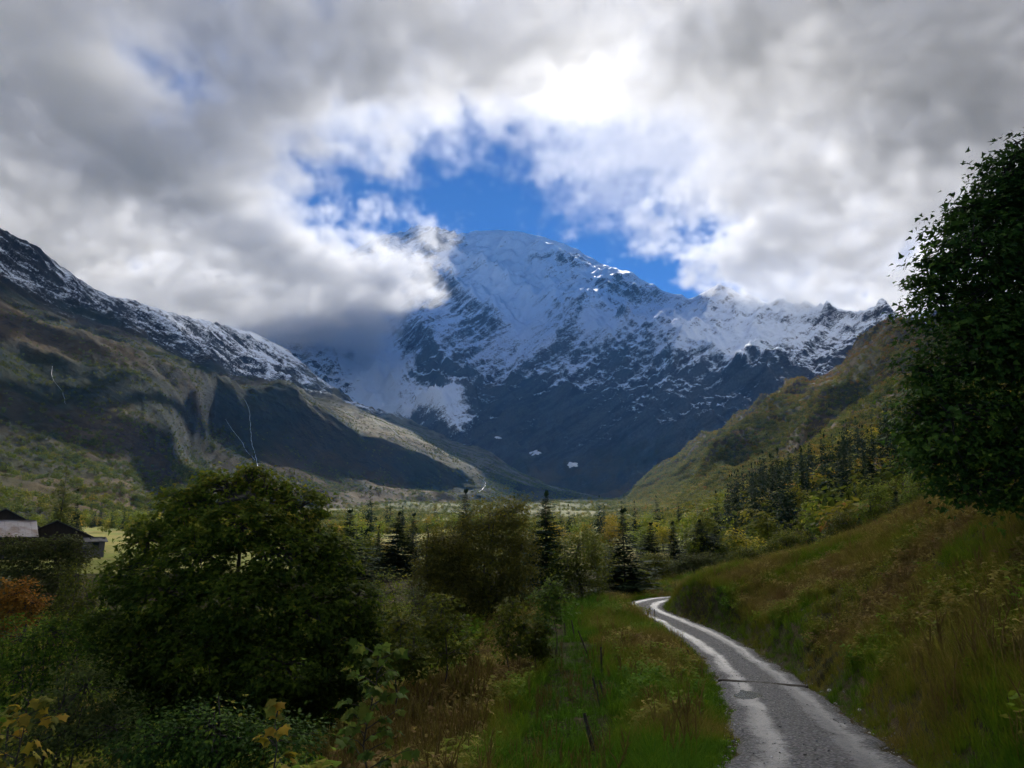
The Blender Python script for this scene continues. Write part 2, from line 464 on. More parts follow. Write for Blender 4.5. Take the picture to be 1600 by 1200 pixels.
# slanted coordinates: the strata climb to the right
sU, sV = X * 0.8 + Z * 0.9, Y * 0.7 - Z * 0.5
rel = ridged(sU / 620, sV / 900, 7, 0.55, 41) - 0.9
rel2 = ridged((X - Z * 0.7) / 260, (Y + Z * 0.6) / 420, 6, 0.55, 42) - 0.9
fine = fbm(X / 70 + Z / 90, Y / 70, 6, 0.6, 43)
low = smooth(900, 350, Z)
Z = Z + edge * (rel * 95 + rel2 * 40 + fine * 15)
Z += 26 * fbm(X / 55, Y / 90, 3, 0.6, 44) * smooth(290, 316, v) * smooth(0.10, 0.02, np.abs(u0 + 0.115))
# named shapes of the wall: the rock buttress under the right shoulder, ribs, ice bay, gullies
dark = np.zeros(X.shape)
px_, py_ = project(X, Y, Z)
for bx, by, rx, ry, w_ in ((700, 590, 50, 60, .35), (690, 372, 32, 20, .45), (655, 420, 30, 30, .3), (880, 405, 50, 14, .3), (960, 450, 40, 22, .25), (850, 640, 120, 45, .35), (960, 560, 60, 40, .15), (760, 500, 40, 40, .2), (590, 575, 34, 42, -.8), (600, 625, 45, 20, -.55), (640, 640, 36, 12, -.4), (690, 645, 42, 40, -.85),
                            (800, 470, 60, 40, -.35), (780, 400, 130, 40, -.25), (1180, 520, 90, 30, -.2), (930, 520, 30, 22, -.25), (1100, 545, 60, 20, -.2)):
    dark += w_ * np.exp(-(((px_ - bx) / rx)**2 + ((py_ - by) / ry)**2))
Z += ridge(X, Y, Z, [(985, 435), (930, 480), (880, 540), (820, 590), (780, 640)], 120, 95)
Z += ridge(X, Y, Z, [(740, 445), (765, 480), (780, 520), (770, 560)], 85, 70)
Z += ridge(X, Y, Z, [(700, 450), (660, 520), (640, 590)], 70, 80)
Z += ridge(X, Y, Z, [(1125, 455), (1090, 520), (1050, 580), (1000, 640)], 60, 70)
Z += ridge(X, Y, Z, [(1250, 500), (1190, 560), (1120, 620)], 50, 60)
Z -= ridge(X, Y, Z, [(800, 440), (830, 500), (800, 540), (720, 620)], 70, 80)
Z -= ridge(X, Y, Z, [(590, 545), (600, 590), (640, 640)], 60, 95)
# the pale cone of rubble under the ice
c0 = on_grid(X, Y, Z, [(690, 655)])[0]
d = np.hypot((X - c0[0]) / 1.0, (Y - c0[1]) / 1.0)
Z += 150 * np.clip(1 - d / 260, 0, 1)
o = terrain_obj('head_wall', X, Y, Z, M_WALL, 'snow covered mountain wall below the summit')
at = o.data.attributes.new('bare', 'FLOAT', 'POINT'); at.data.foreach_set('value', dark.ravel().astype(np.float32))
MG = (X, Y, Z)

# ---------------------------------------------------------------- near ground and road
ROAD_PTS = np.array([(-2.2, -8, -1.0), (-0.9, -4, -1.35), (0.5, 0, -1.75), (2.5, 6, -2.6), (4.72, 12, -3.5), (7.05, 20, -4.55), (8.95, 28, -5.28), (10.25, 36, -5.68),
                     (10.75, 42, -5.82), (10.62, 50, -5.84), (10.15, 57, -5.80), (10.9, 62, -5.76), (12.9, 65.2, -5.72), (15.8, 67.2, -5.7), (20, 68.6, -5.6), (26, 69.5, -5.5)])
def catmull(pts, n):
    pts = np.asarray(pts, dtype=float)
    q = np.vstack((2 * pts[0] - pts[1], pts, 2 * pts[-1] - pts[-2]))
    out = []
    m = len(pts) - 1
    for s in np.linspace(0, m - 1e-6, n):
        k = int(s); f = s - k
        p0, p1, p2, p3 = q[k:k + 4]
        out.append(0.5 * (2 * p1 + (p2 - p0) * f + (2 * p0 - 5 * p1 + 4 * p2 - p3) * f**2 + (3 * p1 - p0 - 3 * p2 + p3) * f**3))
    return np.array(out)
RC = catmull(ROAD_PTS, 400)
def road_half(y):                                   # the left edge and the right edge from the centre line
    return 1.42 + 0.10 * np.sin(y * 0.31) + 0.06 * np.sin(y * 0.83 + 1)
def road_near(x, y):
    """Distance to the centre line, signed (positive on the right), and the road's height there."""
    x = np.atleast_1d(np.asarray(x, dtype=float)); y = np.atleast_1d(np.asarray(y, dtype=float))
    sh = x.shape
    x, y = x.ravel(), y.ravel()
    best = np.full(x.shape, 1e9); zz = np.zeros(x.shape); sg = np.ones(x.shape)
    C = RC[::4]
    for k in range(len(C) - 1):
        a, b = C[k], C[k + 1]
        L = (b[0] - a[0])**2 + (b[1] - a[1])**2
        t = np.clip(((x - a[0]) * (b[0] - a[0]) + (y - a[1]) * (b[1] - a[1])) / L, 0, 1)
        qx, qy = a[0] + t * (b[0] - a[0]), a[1] + t * (b[1] - a[1])
        d = np.hypot(x - qx, y - qy)
        m = d < best
        best[m] = d[m]; zz[m] = (a[2] + t * (b[2] - a[2]))[m]
        sg[m] = np.sign((x - qx) * (b[1] - a[1]) - (y - qy) * (b[0] - a[0]))[m]
    return (best * sg).reshape(sh), zz.reshape(sh)
NEAR_CTRL = np.array([
    # right bank
    (5.9, 9, -2.5), (8.7, 13, -1.8), (13, 19, -0.3), (18, 26, 1.5), (9.9, 17, -2.4), (15.6, 26, -0.45), (20, 33, 1.35), (10.2, 20, -3.3), (14.1, 28, -2.75),
    (21.7, 42, 0.40), (11.9, 28, -4.3), (17, 40, -2.3), (21.4, 50, -0.95), (14.1, 42, -4.5), (19, 56, -2.5), (15.2, 54, -2.65), (13.7, 58, -4.1), (12.3, 60.5, -5.2),
    (17, 64, -5.0), (24, 64, -3.8), (40, 40, 8.0), (40, 10, 9.0), (25, 0, 6.0), (10, 0, 1.2), (5, 0, -0.9), (4.6, 4, -1.7), (32, 56, 1.2), (30, 75, -3.2), (50, 75, 2.0), (70, 70, 12), (70, 30, 18), (70, 0, 18), (40, 100, -4.2), (54, 100, -2.0), (70, 110, 1.5),
    (22, 80, -4.2), (24, 100, -4.4), (15, 75, -6.0), (14, 90, -6.2), (90, 60, 20), (90, 110, 8), (30, -15, 9), (10, -12, 2),
    # left verge and the fall to the stream
    (3.1, 13, -3.85), (2.1, 13.5, -4.0), (1.1, 14.3, -4.2), (1.5, 16, -4.45), (-1.2, 15, -4.5), (3.4, 21, -4.65), (0.9, 22, -4.85), (-1.9, 23.5, -5.3), (5.2, 32, -5.05), (3.1, 27, -4.9),
    (3, 36, -5.05), (7.2, 55, -5.25), (3.1, 46, -5.15), (6.6, 44, -5.3), (0, 42, -5.9), (-1.8, 36, -6.3), (-8, 20, -8.3), (-15, 20, -10.4), (-25, 20, -12), (-10, 35, -8.6), (-20, 40, -10), (-40, 40, -10.5), (-40, 10, -13),
    (-8, 8, -6.8), (-4.5, 6, -4.9), (-3.5, 0, -3.0), (-10, 0, -7.2), (-30, 0, -12), (-3, 10, -4.3), (-6, 14, -6.5), (0, 55, -6.2), (0, 70, -6.7), (7, 66, -5.9), (6, 78, -6.3), (-20, 70, -7.6), (-50, 70, -7.4), (-70, 100, -6.6), (-40, 100, -6.5), (0, 100, -6.4), (-70, 40, -10), (-70, 0, -13), (-20, -15, -9), (-4, -12, -2.2),
])
def tps_fit(c):
    n = len(c)
    d = np.hypot(c[:, None, 0] - c[None, :, 0], c[:, None, 1] - c[None, :, 1])
    K = np.where(d > 0, d * d * np.log(d + 1e-12), 0) + np.eye(n) * 3.0
    A = np.zeros((n + 3, n + 3)); A[:n, :n] = K
    A[:n, n] = 1; A[:n, n + 1:] = c[:, :2]; A[n, :n] = 1; A[n + 1:, :n] = c[:, :2].T
    return np.linalg.solve(A, np.concatenate((c[:, 2], np.zeros(3))))
_tw = tps_fit(NEAR_CTRL)
def near_raw(x, y):
    s = _tw[-3] + _tw[-2] * x + _tw[-1] * y
    for k, c in enumerate(NEAR_CTRL):
        d2 = (x - c[0])**2 + (y - c[1])**2
        s = s + _tw[k] * 0.5 * d2 * np.log(d2 + 1e-12)
    return s
PIT = P(1297, 1046, 26.8)[:2]
def ground_z(x, y):
    """Height of the near ground, road bed included."""
    x = np.atleast_1d(np.asarray(x, dtype=float)); y = np.atleast_1d(np.asarray(y, dtype=float))
    z = near_raw(x, y)
    d, rz = road_near(x, y)
    off = np.abs(d)
    lump = 0.20 * fbm(x / 3.1, y / 3.1, 4, 0.5, 51) + 0.06 * fbm(x / 0.7, y / 0.7, 3, 0.5, 52)
    lump = lump * smooth(1.5, 3.5, off)
    z = z + lump
    hw = road_half(y)
    bed = rz - 0.06 - 0.05 * smooth(0.0, 0.5, off - hw)
    w = smooth(3.6, 1.55, off) * (y < 70)
    w = np.where(d < 0, smooth(3.2, 1.5, off), smooth(2.7, 1.5, off)) * (y < 75)
    z = z * (1 - w) + bed * w
    z = z - 0.75 * np.exp(-(((x - PIT[0]) / 0.55)**2 + ((y - PIT[1]) / 0.6)**2)**2)              # hollow washed out under the bank
    vz = valley_z(x, y)
    b = smooth(72, 100, y) * smooth(30, 8, x)
    return z * (1 - b) + (vz + 0.15) * b
ys = np.concatenate((np.linspace(-14, 60, 300), np.linspace(60.5, 112, 70)))
xs = np.concatenate((np.linspace(-72, -16.3, 90), np.linspace(-16, 26, 200), np.linspace(26.4, 92, 80)))
Xn, Yn = np.meshgrid(xs, ys, indexing='ij')
Zn = ground_z(Xn, Yn)

t = NT('bank_soil')
p = t.pos()
n1, n2, n3 = t.noise(p, 0.16, 5.0, 0.6), t.noise(p, 0.9, 6.0, 0.6), t.noise(p, 9.0, 6.0, 0.7)
c = t.mix(t.map(n1, 0.42, 0.60), (0.050, 0.062, 0.014), (0.085, 0.062, 0.026))
c = t.mix(t.map(n2, 0.40, 0.66), c, (0.036, 0.040, 0.012))
c = t.mix(t.map(n3, 0.30, 0.70), (0.030, 0.022, 0.012), c)
M_SOIL = t.done(t.pbr(c, 0.95, t.bump(t.math('ADD', n3, n2), 0.8, 0.12), 0.03))
o = terrain_obj('grassy_bank', Xn, Yn, Zn, M_SOIL, 'brown and green banks on both sides of the road')
o.data.name = 'ground'; o.name = 'ground'

# the gravel road: crown, two wheel tracks, ragged edges
NA = 25
tang = np.gradient(RC[:, :2], axis=0); tang /= np.linalg.norm(tang, axis=1)[:, None]
nrm = np.stack((tang[:, 1], -tang[:, 0]), axis=1)               # to the right
s_len = np.concatenate(([0], np.cumsum(np.hypot(*np.diff(RC[:, :2], axis=0).T))))
ac = np.linspace(-1, 1, NA)
hwL = (road_half(RC[:, 1]) + 0.20 * fbm(s_len / 1.7, s_len * 0 + 3.3, 4, 0.6, 61) + 0.12)
hwR = (road_half(RC[:, 1]) + 0.20 * fbm(s_len / 1.7, s_len * 0 + 8.3, 4, 0.6, 62) + 0.12)
off = np.where(ac[None, :] < 0, ac[None, :] * hwL[:, None], ac[None, :] * hwR[:, None])
RX = RC[:, 0][:, None] + nrm[:, 0][:, None] * off
RY = RC[:, 1][:, None] + nrm[:, 1][:, None] * off
prof = 0.035 * (1 - ac**2) - 0.030 * np.exp(-((np.abs(ac) - 0.55) / 0.17)**2)
RZ = RC[:, 2][:, None] + prof[None, :] + 0.018 * fbm(RX / 0.6, RY / 0.6, 4, 0.55, 63) - 0.10 * smooth(0.86, 1.0, np.abs(ac))[None, :]
me = mesh_np('road', np.stack((RX.ravel(), RY.ravel(), RZ.ravel()), axis=1), grid_faces(len(RC), NA)[:, ::-1], None, True)
at = me.attributes.new('across', 'FLOAT', 'POINT'); at.data.foreach_set('value', np.repeat(ac[None, :], len(RC), axis=0).ravel().astype(np.float32))
t = NT('wet_gravel')
p = t.pos()
across = t.n('ShaderNodeAttribute', attribute_name='across').outputs['Fac']
vor = t.n('ShaderNodeTexVoronoi'); t.l(p, vor.inputs['Vector']); vor.inputs['Scale'].default_value = 17.0
vor2 = t.n('ShaderNodeTexVoronoi'); t.l(p, vor2.inputs['Vector']); vor2.inputs['Scale'].default_value = 9.0
n1, n2, n3 = t.noise(p, 0.35, 5.0, 0.6), t.noise(p, 2.2, 7.0, 0.65, 0.6), t.noise(p, 14.0, 6.0, 0.7)
trk = t.map(t.math('ABSOLUTE', t.math('SUBTRACT', t.math('ABSOLUTE', across), 0.52)), 0.05, 0.34, 1.0, 0.0)
wet = t.math('ADD', t.math('MULTIPLY', trk, 0.42), t.math('ADD', t.math('MULTIPLY', n2, 0.75), t.math('MULTIPLY', n1, 0.35)))
wet = t.math('ADD', wet, t.math('MULTIPLY', t.math('SUBTRACT', n3, 0.5), 0.9))
wet = t.map(wet, 0.58, 1.02)
stone = t.mix(t.map(vor.outputs['Distance'], 0.1, 0.7), (0.105, 0.108, 0.125), (0.022, 0.023, 0.028))
stone = t.mix(0.9, stone, vor.outputs['Color'], 'OVERLAY')
sat = t.n('ShaderNodeHueSaturation'); sat.inputs['Saturation'].default_value = 0.15; t.l(stone, sat.inputs['Color'])
stone = t.mix(t.map(n3, 0.40, 0.65, 0.0, 0.55), sat.outputs[0], (0.046, 0.048, 0.058))
fines = t.mix(n3, (0.038, 0.040, 0.048), (0.062, 0.064, 0.073))
col = t.mix(t.math('MULTIPLY', wet, 0.75), stone, fines)
col = t.mix(t.map(t.math('ABSOLUTE', across), 0.84, 1.0, 0.0, 0.8), col, (0.060, 0.055, 0.035))
hgt = t.math('ADD', t.math('MULTIPLY', t.math('SUBTRACT', 1.0, vor.outputs['Distance']), 0.5), t.math('ADD', t.math('MULTIPLY', t.math('SUBTRACT', 1.0, vor2.outputs['Distance']), 0.8), n3))
bmp = t.n('ShaderNodeBump'); t.put(bmp.inputs['Strength'], t.map(wet, 0, 1, 1.0, 0.45)); bmp.inputs['Distance'].default_value = 0.03; t.l(hgt, bmp.inputs['Height'])
M_ROAD = t.done(t.pbr(col, t.map(wet, 0, 1, 0.9, 0.5), bmp.outputs[0], 0.18))
me.materials.append(M_ROAD)
tag(obj('road', me), 'wet gravel track bending up the valley', kind='structure')
def road_at(y, a):
    """A point on the road at distance y and share a across (-1 left edge, 1 right edge)."""
    k = int(np.argmin(np.abs(RC[:, 1] - y))); j = int(np.argmin(np.abs(ac - a)))
    return Vector((RX[k, j], RY[k, j], RZ[k, j])), tang[k]

# puddle in the left wheel track
k0 = P(1172, 1096, 1.0); D0 = 23.2
pc = np.array((k0[0] / k0[1] * D0, D0)) if False else P(1172, 1096, D0)[:2]
_, rz = road_near(pc[0], pc[1])
n = 28
ang = np.linspace(0, 2 * math.pi, n, endpoint=False)
rr = 1 + 0.22 * np.sin(2 * ang + 0.6) + 0.10 * np.sin(5 * ang) + 0.06 * np.sin(9 * ang + 1)
pv_ = [(pc[0] + 0.36 * rr[i] * math.cos(ang[i]), pc[1] + 0.95 * rr[i] * math.sin(ang[i]), float(rz[0]) + 0.030) for i in range(n)]
t = NT('muddy_water')
p = t.pos()
M_PUDDLE = t.done(t.pbr((0.12, 0.11, 0.072), 0.12, t.bump(t.noise(p, 6.0, 3.0), 0.04, 0.02), 0.5))
me = bpy.data.meshes.new('puddle'); me.from_pydata(pv_ + [(x, y, z - 0.10) for x, y, z in pv_], [], [tuple(range(n))] + [(i, i + n, (i + 1) % n + n, (i + 1) % n) for i in range(n)])
me.materials.append(M_PUDDLE)
tag(obj('puddle', me), 'shallow muddy puddle in the left wheel track of the road', 'puddle', kind='structure')

# timber water bar laid across the road
def box_mesh(name, sx, sy, sz, mat, bev=0.01):
    bm = bmesh.new(); bmesh.ops.create_cube(bm, size=1.0)
    bmesh.ops.scale(bm, vec=(sx, sy, sz), verts=bm.verts)
    if bev: bmesh.ops.bevel(bm, geom=bm.edges[:], offset=bev, segments=1, affect='EDGES')
    me = bpy.data.meshes.new(name); bm.to_mesh(me); bm.free()
    if mat: me.materials.append(mat)
    return me
t = NT('weathered_timber')
p = t.pos()
w1 = t.noise(t.scalev(p, (3, 3, 40)).outputs[0], 1.0, 6.0, 0.6)
M_TIMBER = t.done(t.pbr(t.mix(w1, (0.020, 0.016, 0.012), (0.060, 0.050, 0.040)), 0.8, t.bump(w1, 0.4, 0.02), 0.2))
yb = 27.3
pl, tg = road_at(yb + 0.3, -0.93); pr, _ = road_at(yb - 0.55, 0.95)
dv = pr - pl
wb = empty('water_bar', (pl + pr) / 2, math.atan2(dv.y, dv.x))
tag(wb, 'dark timber water bar lying straight across the wet gravel road', 'water bar')
for sgn in (-1, 1):
    b = obj('timber', box_mesh('timber', dv.length, 0.07, 0.12, M_TIMBER), wb)
    b.location = (0, sgn * 0.085, 0.012)
    b.rotation_euler = (0, -math.atan2(dv.z, dv.xy.length), 0)
b = obj('channel', box_mesh('channel', dv.length * 0.99, 0.10, 0.03, M_TIMBER, 0), wb); b.location = (0, 0, -0.03); b.rotation_euler = (0, -math.atan2(dv.z, dv.xy.length), 0)

# ---------------------------------------------------------------- plants: generators
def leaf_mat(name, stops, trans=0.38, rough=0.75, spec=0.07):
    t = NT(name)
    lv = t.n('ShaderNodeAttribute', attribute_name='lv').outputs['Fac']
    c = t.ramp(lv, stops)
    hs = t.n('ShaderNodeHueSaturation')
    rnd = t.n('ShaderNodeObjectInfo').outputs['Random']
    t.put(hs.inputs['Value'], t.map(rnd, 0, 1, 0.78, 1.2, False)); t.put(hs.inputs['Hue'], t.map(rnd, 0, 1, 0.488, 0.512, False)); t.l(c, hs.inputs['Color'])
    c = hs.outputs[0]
    a = t.pbr(c, rough, None, spec)
    tr = t.n('ShaderNodeBsdfTranslucent'); t.l(c, tr.inputs['Color'])
    ms = t.n('ShaderNodeMixShader'); ms.inputs[0].default_value = trans
    t.l(a, ms.inputs[1]); t.l(tr.outputs[0], ms.inputs[2])
    return t.done(ms.outputs[0])
t = NT('bark')
p = t.pos()
nb_ = t.noise(t.scalev(p, (6, 6, 1.6)).outputs[0], 3.0, 6.0, 0.65)
M_BARK = t.done(t.pbr(t.mix(nb_, (0.022, 0.018, 0.014), (0.085, 0.074, 0.060)), 0.9, t.bump(nb_, 0.6, 0.03), 0.15))
ML = {
    'maple': leaf_mat('maple_leaf', [(0, (0.030, 0.060, 0.007)), (0.5, (0.072, 0.125, 0.011)), (0.85, (0.16, 0.205, 0.018)), (1, (0.27, 0.25, 0.022))], 0.45),
    'dark_maple': leaf_mat('dark_maple_leaf', [(0, (0.024, 0.052, 0.010)), (0.5, (0.048, 0.092, 0.013)), (0.85, (0.11, 0.160, 0.016)), (1, (0.22, 0.20, 0.02))], 0.30),
    'young_maple': leaf_mat('young_maple_leaf', [(0, (0.045, 0.085, 0.012)), (0.6, (0.090, 0.135, 0.018)), (1, (0.17, 0.18, 0.025))], 0.40),
    'yellow_maple': leaf_mat('yellow_maple_leaf', [(0, (0.13, 0.14, 0.02)), (0.5, (0.30, 0.21, 0.02)), (1, (0.48, 0.24, 0.03))], 0.40),
    'birch': leaf_mat('birch_leaf', [(0, (0.064, 0.070, 0.011)), (0.6, (0.120, 0.116, 0.016)), (1, (0.21, 0.175, 0.02))]),
    'olive': leaf_mat('olive_leaf', [(0, (0.050, 0.068, 0.008)), (0.6, (0.100, 0.118, 0.012)), (1, (0.21, 0.19, 0.02))]),
    'willow': leaf_mat('willow_leaf', [(0, (0.046, 0.060, 0.016)), (0.7, (0.094, 0.110, 0.026)), (1, (0.16, 0.155, 0.03))]),
    'orange': leaf_mat('orange_leaf', [(0, (0.12, 0.055, 0.012)), (0.5, (0.24, 0.10, 0.015)), (1, (0.36, 0.17, 0.02))]),
    'russet': leaf_mat('russet_leaf', [(0, (0.042, 0.024, 0.014)), (0.5, (0.090, 0.050, 0.024)), (1, (0.14, 0.085, 0.035))], 0.25),
    'spruce': leaf_mat('spruce_needle', [(0, (0.012, 0.022, 0.010)), (0.6, (0.026, 0.044, 0.016)), (1, (0.050, 0.070, 0.022))], 0.12, 0.85, 0.05),
    'larch': leaf_mat('larch_needle', [(0, (0.050, 0.062, 0.014)), (0.6, (0.10, 0.105, 0.020)), (1, (0.16, 0.14, 0.03))], 0.3),
    'autumn': leaf_mat('autumn_leaf', [(0, (0.130, 0.130, 0.014)), (0.6, (0.29, 0.24, 0.020)), (1, (0.48, 0.33, 0.03))], 0.42),
    'hill_green': leaf_mat('hill_leaf', [(0, (0.062, 0.095, 0.010)), (0.6, (0.140, 0.170, 0.016)), (1, (0.26, 0.24, 0.025))], 0.42),
}
LEAF = {
    # verts as (across, along), triangles
    'maple': (np.array([(0, .30), (0, 0), (.20, -.08), (.42, .04), (.34, .20), (.60, .44), (.36, .50), (.20, .66), (0, 1), (-.20, .66), (-.36, .50), (-.60, .44), (-.34, .20), (-.42, .04), (-.20, -.08)]),
              np.array([(0, k, k + 1) for k in range(1, 14)] + [(0, 14, 1)])),
    'star': (np.array([(0, .3), (0, 0), (.45, .12), (.2, .42), (0, 1), (-.2, .42), (-.45, .12)]), np.array([(0, k, k + 1) for k in range(1, 6)] + [(0, 6, 1)])),
    'oval': (np.array([(0, 0), (.30, .45), (0, 1), (-.30, .45)]), np.array([(0, 1, 2), (0, 2, 3)])),
    'needle': (np.array([(-.07, 0), (.07, 0), (0, 1)]), np.array([(0, 1, 2)])),
}
def unit(v): return v / (np.linalg.norm(v, axis=-1, keepdims=True) + 1e-9)
def leaf_mesh(name, pos, nor, tip, size, lv, kind, mat, cup=0.18, width=1.0):
    """Every leaf is cut from its outline: pos (n,3), nor (n,3), tip (n,3), size (n), lv (n) tone."""
    T, F = LEAF[kind]
    n = len(pos)
    tip = unit(tip - nor * np.sum(tip * nor, axis=1, keepdims=True))
    side = np.cross(tip, nor)
    V = (pos[:, None, :] + size[:, None, None] * (T[None, :, 0:1] * side[:, None, :] * width + T[None, :, 1:2] * tip[:, None, :]
         - cup * (np.abs(T[None, :, 0:1]) + 0.5 * T[None, :, 1:2]**2) * nor[:, None, :]))
    k = len(T)
    Fa = (F[None, :, :] + (np.arange(n) * k)[:, None, None]).reshape(-1, 3)
    me = mesh_np(name, V.reshape(-1, 3), Fa, mat)
    at = me.attributes.new('lv', 'FLOAT', 'POINT')
    at.data.foreach_set('value', np.repeat(np.clip(lv, 0, 1), k).astype(np.float32))
    return me
def tube_mesh(name, paths, mat, sides=6):
    """paths: list of (pts (m,3), radii (m))."""
    VV, FF, b = [], [], 0
    for pts, rad in paths:
        pts = np.asarray(pts, dtype=float); m = len(pts)
        tg = unit(np.gradient(pts, axis=0))
        ref = np.where(np.abs(tg[:, 2:3]) > 0.9, np.array([[1.0, 0, 0]]), np.array([[0, 0, 1.0]]))
        u = unit(np.cross(tg, ref)); v = np.cross(tg, u)
        an = np.linspace(0, 2 * math.pi, sides, endpoint=False)
        ring = pts[:, None, :] + np.asarray(rad)[:, None, None] * (np.cos(an)[None, :, None] * u[:, None, :] + np.sin(an)[None, :, None] * v[:, None, :])
        VV.append(ring.reshape(-1, 3))
        i = np.arange(m - 1)[:, None] * sides + np.arange(sides)[None, :]
        j = np.arange(m - 1)[:, None] * sides + (np.arange(sides)[None, :] + 1) % sides
        FF.append(np.stack((i, j, j + sides, i + sides), axis=2).reshape(-1, 4) + b)
        b += m * sides
    return mesh_np(name, np.vstack(VV), np.vstack(FF), mat, True)
def bend(a, b, n, sag, rs):
    a, b = np.asarray(a, float), np.asarray(b, float)
    t_ = np.linspace(0, 1, n)[:, None]
    L = np.linalg.norm(b - a)
    return a + (b - a) * t_ + np.array([0, 0, 1.0]) * sag * L * np.sin(t_ * math.pi) + np.cumsum(rs.normal(0, 0.025 * L, (n, 3)), axis=0) * np.sin(t_ * math.pi)

def broadleaf(name, label, cat, base, lobes, mat, n_clump, per_clump, leaf, spread, kind='oval', trunk_r=0.16, seed=1, group=None,
              shell=0.55, gap=0.0, stems=1, lv_top=0.25, fork=0.35, droop=0.4, parts=('trunk', 'crown'), side=1.0):
    """A tree built in place: base (x, y, z); lobes (x, y, z, rx, ry, rz) in world metres fill the crown."""
    rs = np.random.default_rng(seed)
    base = np.array(base, float)
    root = empty(name, base); tag(root, label, cat, group)
    L = np.array(lobes, float); L[:, :3] -= base
    vol = L[:, 3] * L[:, 4] * L[:, 5]
    cnt = np.maximum(1, (n_clump * vol**0.75 / np.sum(vol**0.75)).astype(int))
    zlo, zhi = (L[:, 2] - L[:, 5]).min(), (L[:, 2] + L[:, 5]).max()
    mid = np.average(L[:, :3], axis=0, weights=vol)
    P_, N_, T_, S_, V_ = [], [], [], [], []
    paths = []
    fk = np.array([mid[0] * 0.25, mid[1] * 0.25, max(zlo + fork * (mid[2] - zlo), 0.12 * zhi)])
    for s in range(stems):
        o = np.array([rs.normal(0, 0.25), rs.normal(0, 0.25), -0.4]) * (stems > 1) + np.array([0, 0, -0.3])
        tp = np.array([mid[0], mid[1], zhi * 0.9]) + rs.normal(0, 0.12, 3) * (zhi - zlo) * (stems > 1)
        pts = bend(o, tp, 9, 0.0, rs)
        paths.append((pts, np.linspace(trunk_r, 0.012, 9)))
    main = np.vstack([p_[0][2:] for p_ in paths])
    for l, c in zip(L, cnt):
        near = main[np.argmin(np.linalg.norm((main - l[:3]) * (1, 1, 1.6) + np.array([0, 0, 0.35]) * np.linalg.norm(l[:3] - main, axis=1)[:, None] * -1, axis=1))]
        pts = bend(near, l[:3] + (0, 0, 0.2 * l[5]), 6, -0.03, rs)
        paths.append((pts, np.linspace(trunk_r * 0.42, 0.012, 6)))
        d = unit(rs.normal(0, 1, (c, 3)) + np.array([0, 0, 0.25]))
        r = (shell + (1 - shell) * rs.random(c)**0.6) if shell < 1 else np.ones(c)
        lump = 1 + 0.22 * np.sin(d[:, 0] * 4 + l[0]) * np.sin(d[:, 2] * 5 + l[2]) 
        cc = l[:3] + d * r[:, None] * lump[:, None] * l[3:6]
        keep = rs.random(c) > gap
        cc, d = cc[keep], d[keep]
        for q in cc[::max(1, len(cc) // 22)]:
            paths.append((bend(pts[3] if rs.random() < .5 else pts[-1], q, 4, 0.03, rs), np.linspace(trunk_r * 0.13 + 0.004, 0.004, 4)))
        m = per_clump
        n = len(cc) * m
        cl = np.repeat(cc, m, axis=0); dd = np.repeat(d, m, axis=0)
        cs = np.repeat(rs.uniform(0.6, 1.4, len(cc)), m)
        p = cl + rs.normal(0, 1, (n, 3)) * spread * cs[:, None] * np.array([1, 1, 0.55])
        nn = unit(np.array([0, 0, 0.75]) + dd * 0.55 * side + rs.normal(0, 0.45, (n, 3)))
        tt = unit(dd + rs.normal(0, 0.6, (n, 3)) - np.array([0, 0, droop]))
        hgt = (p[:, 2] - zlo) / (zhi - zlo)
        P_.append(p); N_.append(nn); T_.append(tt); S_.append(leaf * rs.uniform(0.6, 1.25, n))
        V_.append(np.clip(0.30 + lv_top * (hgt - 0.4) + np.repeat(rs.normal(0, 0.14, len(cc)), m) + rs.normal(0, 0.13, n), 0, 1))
    cat_ = np.concatenate
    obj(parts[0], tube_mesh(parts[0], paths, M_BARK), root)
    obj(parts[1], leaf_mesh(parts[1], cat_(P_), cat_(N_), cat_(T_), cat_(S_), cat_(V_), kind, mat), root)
    return root
def lobes_at(D, rows):
    """Crown lobes read off the photograph at distance D: (px, py, rx px, rz px[, extra depth])."""
    out = []
    for r in rows:
        dD = r[4] if len(r) > 4 else 0.0
        q = P(r[0], r[1], D + dD)
        k = (D + dD) * 1.02 / FPX
        out.append((q[0], q[1], q[2], r[2] * k, 0.5 * (r[2] + r[3]) * k * 0.9, r[3] * k))
    return out

